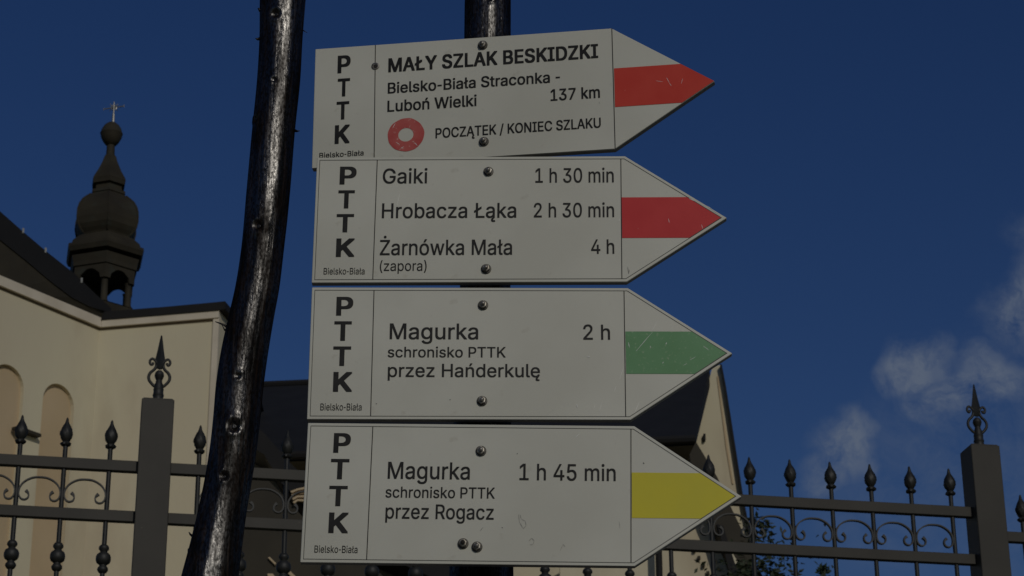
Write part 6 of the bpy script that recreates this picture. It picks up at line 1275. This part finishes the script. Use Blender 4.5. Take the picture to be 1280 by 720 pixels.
for si, (sd_, (label, smat)) in enumerate(zip(SIGNS, PLATE)):
    yaw, rol = sd_['yaw'], sd_['roll']
    u = Vector((math.cos(yaw) * math.cos(rol), math.sin(yaw) * math.cos(rol), math.sin(rol)))
    n = Vector((math.sin(yaw), -math.cos(yaw), 0))
    v_ = n.cross(u)
    M4 = Matrix((
        (u.x, v_.x, n.x, sd_['o'][0]), (u.y, v_.y, n.y, sd_['o'][1]), (u.z, v_.z, n.z, sd_['o'][2]), (0, 0, 0, 1)))
    if si == 0:
        kk = 1.014
        oo = EYE + (Vector(sd_['o']) - EYE) * kk
        M4 = Matrix.Translation(oo) @ M4.to_3x3().to_4x4() @ Matrix.Scale(kk, 4)
    sg = thing('trail_sign', label, 'sign', group='arrow shaped trail signs on the tarred post', mat4=M4)
    L, T, h = sd_['L'] / 1e3, sd_['T'] / 1e3, .075

    def loc(me_or_mb, name, mat, parent=sg, **kw):
        o = me_or_mb.build(name, mat, **kw)
        o.parent = parent
        return o
    out = arrow(L, T, h)
    TH = .0030
    # plate with a rolled rim; subdivided so that it can sag and dent a little
    bm = bmesh.new()
    nx, ny = 60, 20
    pl = MB()
    pl.prism([Vector((x, y, -.0002)) for x, y in out], Vector((0, 0, -TH)))
    plate = loc(pl, 'plate', M_face, bevel=.0007)
    bm.free()
    # edge: thin steel return lip all round the back
    lip = MB()
    no = len(out)
    inn = arrow(L, T, h, .0016)
    v, f = [], []
    for (a, b), (c_, d_) in zip(out, inn):
        v += [(a, b, -TH - .0003), (c_, d_, -TH - .0003), (a, b, -TH - .0065), (c_, d_, -TH - .0065)]
    for i in range(no):
        j = (i + 1) % no
        f += [(4 * i, 4 * j, 4 * j + 2, 4 * i + 2), (4 * i + 1, 4 * i + 3, 4 * j + 3, 4 * j + 1), (4 * i + 2, 4 * j + 2, 4 * j + 3, 4 * i + 3), (4 * i, 4 * i + 1, 4 * j + 1, 4 * j)]
    lip.add(v, f)
    loc(lip, 'lip', M_back)
    # border and rules
    ln = MB()
    if si:
        A = arrow(L, T, h, .0030)
        B2 = arrow(L, T, h, .0036)
        v = [(a, b, .00012) for a, b in A] + [(a, b, .00012) for a, b in B2]
        ln.add(v, [(i, (i + 1) % 5, 5 + (i + 1) % 5, 5 + i) for i in range(5)])
        loc(ln, 'border_line', M_line)
    for (a, b), (c_, d_) in sd_['vlines']:
        ru = MB()
        w = .00045
        a, b, c_, d_ = a / 1e3, b / 1e3, c_ / 1e3, d_ / 1e3
        lim = h - (.0030 if si else .0002)
        b = min(b, lim) if si else lim
        d_ = max(d_, -lim) if si else -lim
        ru.add([(a - w, b, .00016), (a + w, b, .00016), (c_ + w, d_, .00016), (c_ - w, d_, .00016)], [(0, 1, 2, 3)])
        loc(ru, 'rule', M_ink)
    # stripe, running out to the border (or edge) along the point
    (sx, s0), (_, s1) = sd_['stripe']
    sx, s0, s1 = sx / 1e3 + .0004, s0 / 1e3, s1 / 1e3
    ins = .0038 if si else .0004
    tx = arrow(L, T, h, ins)[2][0]
    sl = (T - L) / h
    sp = MB()
    pts = [(sx, s1), (tx - sl * abs(s1), s1), (tx, 0), (tx - sl * abs(s0), s0), (sx, s0)]
    sp.prism([Vector((x, y, .0001)) for x, y in pts], Vector((0, 0, .00012)))
    loc(sp, 'stripe', smat)
    if sd_['ring']:
        c0, cx_, cy_ = [Vector((p[0] / 1e3, p[1] / 1e3, 0)) for p in sd_['ring']]
        ro, ri = (cx_ - c0).length * .99, (cx_ - c0).length * .41
        ry = (cy_ - c0).length
        rg = MB()
        v, f = [], []
        K = 56
        for k in range(K):
            t = 2 * math.pi * k / K
            wob = 1 + .008 * math.sin(5 * t + 1) + .006 * math.sin(11 * t)
            v += [(c0.x + ro * wob * math.cos(t), c0.y + ry * wob * math.sin(t), .00018), (c0.x + ri * math.cos(t), c0.y + ri * .98 * math.sin(t), .00018)]
        for k in range(K):
            j = (k + 1) % K
            f.append((2 * k, 2 * j, 2 * j + 1, 2 * k + 1))
        rg.add(v, f)
        loc(rg, 'ring_mark', M_ringred)
    # lettering
    for st, body, x0, x1, yb, cap in sd_['text']:
        if st == 'B' and len(body) > 1:
            st = 'T'
        V, F = text_mesh(body, st)
        xs = [q[0] for q in V]
        a0, a1 = min(xs), max(xs)
        kx = (x1 - x0) / 1e3 / (a1 - a0)
        ky = cap / 1e3 / (FCAP * (1 + 2 * STYLE[st][1]))
        lift = STYLE[st][1] * FCAP * ky
        o = mesh_obj('lettering', [(x0 / 1e3 + (q[0] - a0) * kx, yb / 1e3 + q[1] * ky + lift, .00025 + q[2] * .00002) for q in V], F, M_ink)
        o.parent = sg
    # bolts
    for bi, (bx, by) in enumerate(sd_['bolts']):
        c = Vector((bx / 1e3, by / 1e3, 0))
        hole_only = (si == 0 and bi == 2)
        bo = MB()
        if hole_only:
            bo.lathe([(.0046, 0), (.0044, .0008), (.0032, .0010), (.0030, .0004), (.0024, .0003)], 24, c)
            b_o = loc(bo, 'eyelet', M_bolt, smooth=True, auto=40)
            hb = MB()
            hb.lathe([(.0024, .0003), (.0022, .0006), (.0004, .0007)], 16, c)
            hb.build('hole', M_hole).parent = b_o
        else:
            bo.lathe([(.0056, 0), (.0056, .0009), (.0052, .0013), (.0044, .0014)], 28, c)
            b_o = loc(bo, 'bolt', M_washer, smooth=True, auto=35)
            hx = MB()
            hx.lathe([(.0045, .0012), (.0046, .0036), (.0038, .0046), (.0024, .0048)], 6, c, phase=random.uniform(0, 1))
            hx.build('nut', M_bolt).parent = b_o
            st_ = MB()
            st_.lathe([(.0023, .004), (.0023, .0068), (.0012, .0076), (.0002, .0078)], 14, c)
            st_.build('stud', M_hole if (si == 3 and bi == 2) else M_bolt, smooth=True, auto=35).parent = b_o
    # shank into the post
    sh = MB()
    for bx, by in sd_['bolts']:
        if abs(bx - 190) < 30:
            sh.tube([(bx / 1e3, by / 1e3, -TH), (bx / 1e3, by / 1e3, -.03)], .002, 8)
    loc(sh, 'shank', M_bolt)

# chips and scratches: thin flakes of lifted enamel, where the photograph shows them
M_scratch = new_mat('bare_scratch', (.80, .79, .74), .5)
M_chip = new_mat('chip_grey', (.30, .29, .25), .7)  # darker grey-brown tone for the chips in the enamel
sgs = [o for o in COL.objects if o.name.startswith('trail_sign')]
for idx, pts, w, mt in (
        (1, [(93, 30), (90, 16)], .25, M_scratch), (1, [(104, 18), (103, 14)], .25, M_scratch), (1, [(333, -4), (334, -1)], .2, M_scratch),
        (1, [(387, -1), (388, -6)], .2, M_scratch), (1, [(430, 14), (436, 9), (441, 5)], .2, M_scratch), (1, [(410, 23), (416, 20)], .25, M_scratch),
        (1, [(424, -13), (423, -8)], .2, M_scratch), (1, [(342, -58), (343, -66), (344, -61)], .3, M_chip),
        (2, [(348, 2), (366, 24)], .22, M_scratch), (2, [(366, 26), (372, 37)], .16, M_scratch), (2, [(330, -30), (335, -14)], .18, M_scratch),
        (2, [(324, -44), (326, -38)], .2, M_scratch), (2, [(308, -66), (311, -55)], .2, M_scratch), (2, [(345, -68), (350, -56)], .22, M_scratch),
        (2, [(284, -58), (285, -62)], .4, M_scratch), (2, [(296, -5), (299, -4)], .4, M_scratch), (2, [(302, -63), (304, -58)], .16, M_scratch),
        (2, [(380, 10), (381, 12)], .35, M_scratch), (2, [(364, 6), (363, 8)], .3, M_scratch), (2, [(376, -12), (377, -10)], .3, M_scratch),
        (2, [(72, -58), (73.5, -58)], .3, M_ink), (2, [(150, -53), (150.8, -53.6)], .45, M_ink), (2, [(420, 8), (426, 3)], .2, M_scratch),
        (2, [(340, 12), (341, 6)], .3, M_scratch), (2, [(405, -8), (412, -4)], .15, M_scratch), (2, [(398, -14), (402, -12)], .15, M_scratch),
        (0, [(398, 8), (401, 1), (403, -3)], .2, M_scratch), (0, [(386, 5), (394, 3)], .15, M_scratch), (0, [(414, -1), (416, 6)], .15, M_scratch),
        (0, [(91, -32), (94, -26)], .25, M_scratch), (0, [(116, -52), (119, -56)], .3, M_scratch), (0, [(100, -58), (104, -56)], .25, M_scratch),
        (0, [(95, -50), (99, -53)], .25, M_scratch), (0, [(323.5, -19), (322.5, -16)], .15, M_chip),
        (3, [(350, 35), (351, 34)], .5, M_ink), (3, [(280, 62), (284, 66)], .25, M_scratch), (3, [(219, 43), (220, 43.8)], .35, M_line),
        (3, [(222, -22), (223, -30), (227, -37), (230, -34), (229, -29), (225, -27), (223.5, -22)], .18, M_chip),
        (3, [(233, -50), (236, -47), (238.5, -50), (237, -54), (234, -54)], .22, M_chip), (3, [(265, -60), (268, -53), (270, -56)], .2, M_chip),
        (3, [(325, -28), (326, -36)], .12, M_chip), (3, [(183, -40), (186, -36)], .15, M_line), (3, [(205, -36), (206, -36.6)], .35, M_ink)):
    mm = MB()
    w *= 1e-3
    for (x0, y0), (x1, y1) in zip(pts, pts[1:]):
        a, b = Vector((x0 / 1e3, y0 / 1e3, .00035)), Vector((x1 / 1e3, y1 / 1e3, .00035))
        t = (b - a).normalized()
        p_ = Vector((-t.y, t.x, 0)) * w
        mm.add([a - p_ * .5, a + p_ * .5, (a + b) / 2 + p_ * 1.2, b + p_ * .3, b - p_ * .3, (a + b) / 2 - p_], [(0, 5, 2, 1), (5, 4, 3, 2)])
    o = mm.build('scratch', mt)
    o.parent = sgs[idx]

# ------------------------------------------------------------------ trees beyond the fence
def leaf_cloud(mm, pts, size, rnd, flat=.5):
    for p in pts:
        d = Vector((rnd.gauss(0, 1), rnd.gauss(0, 1), rnd.gauss(0, flat))).normalized()
        e = d.orthogonal().normalized()
        e.rotate(Matrix.Rotation(rnd.uniform(0, 6.28), 3, d))
        s = size * rnd.uniform(.6, 1.3)
        q = d.cross(e)
        mm.add([p - d * s, p - e * s * .42 + q * s * .1, p + d * s, p + e * s * .42 + q * s * .1], [(0, 1, 2, 3)])


def leafy_tree(loc, top, width, label):
    rnd = random.Random(5)
    o = thing('leafy_tree', label, 'tree', loc)
    base_ = Vector(loc)
    mm = MB()
    mm.tube([base_, base_ + UP * top * .35, base_ + UP * top * .7, base_ + UP * top * .96], [.22, .17, .09, .02], 10)
    limbs = []
    for k in range(34):
        z = top * (.42 + .55 * k / 34)
        a = k * 2.4
        reach = width * (1.05 - (z / top - .42) / .6) ** .8 * rnd.uniform(.75, 1.1)
        s = base_ + UP * z
        e = s + Vector((math.cos(a) * reach, math.sin(a) * reach, reach * .45))
        mm.tube([s, (s + e) / 2 + UP * .1, e], [.035, .02, .006], 6)
        limbs.append((s, e))
    mm.build('trunk', M_bark, o, smooth=True)
    pts = []
    for s, e in limbs:
        for _ in range(16):
            t = rnd.uniform(.35, 1.05)
            c = s.lerp(e, t)
            rr2 = rnd.uniform(.12, .30)
            pts += [c + Vector((rnd.gauss(0, rr2), rnd.gauss(0, rr2), rnd.gauss(0, rr2 * .8))) for _ in range(26)]
    # leader and side shoots
    tp = base_ + UP * top
    for off, hgt in ((Vector((.05, 0, .26)), .22), (Vector((-.05, 0, .34)), .16), (Vector((.14, .1, -.25)), .3), (Vector((-.2, .1, -.25)), .3)):
        for _ in range(60):
            pts.append(tp + off + Vector((rnd.gauss(0, .07), rnd.gauss(0, .07), rnd.uniform(-hgt, .05))))
    mm = MB()
    leaf_cloud(mm, pts, .045, rnd)
    mm.build('crown', M_leaf, o)
    return o


tl = at_y(962, 684, 24)
leafy_tree((tl.x - .10, 24, 0), tl.z, .62, 'small leafy tree whose top shows behind the fence right of the yellow arrow')


def conifer(loc, top, label):
    rnd = random.Random(9)
    o = thing('young_spruce', label, 'tree', loc)
    b_ = Vector(loc)
    mm = MB()
    mm.tube([b_, b_ + UP * top], [.16, .012], 8)
    mm.build('trunk', M_bark, o, smooth=True)
    mm = MB()
    k = 0
    z = top - .05
    while z > top * .35:
        reach = .04 + (top - z) * .26
        for j in range(7):
            a = rnd.uniform(0, 6.28)
            s = b_ + UP * z
            e = s + Vector((math.cos(a) * reach, math.sin(a) * reach, -reach * .15))
            for _ in range(int(14 + reach * 60)):
                c = s.lerp(e, rnd.random())
                leaf_cloud(mm, [c + Vector((rnd.gauss(0, .02), rnd.gauss(0, .02), rnd.gauss(0, .02)))], .035, rnd, 1)
        z -= .11 + (top - z) * .03
        k += 1
    mm.build('crown', M_needle, o)
    return o


ct = at_y(1028.5, 707, 26)
conifer((ct.x, 26, 0), ct.z, 'young spruce with only its pointed tip showing above the lower edge')
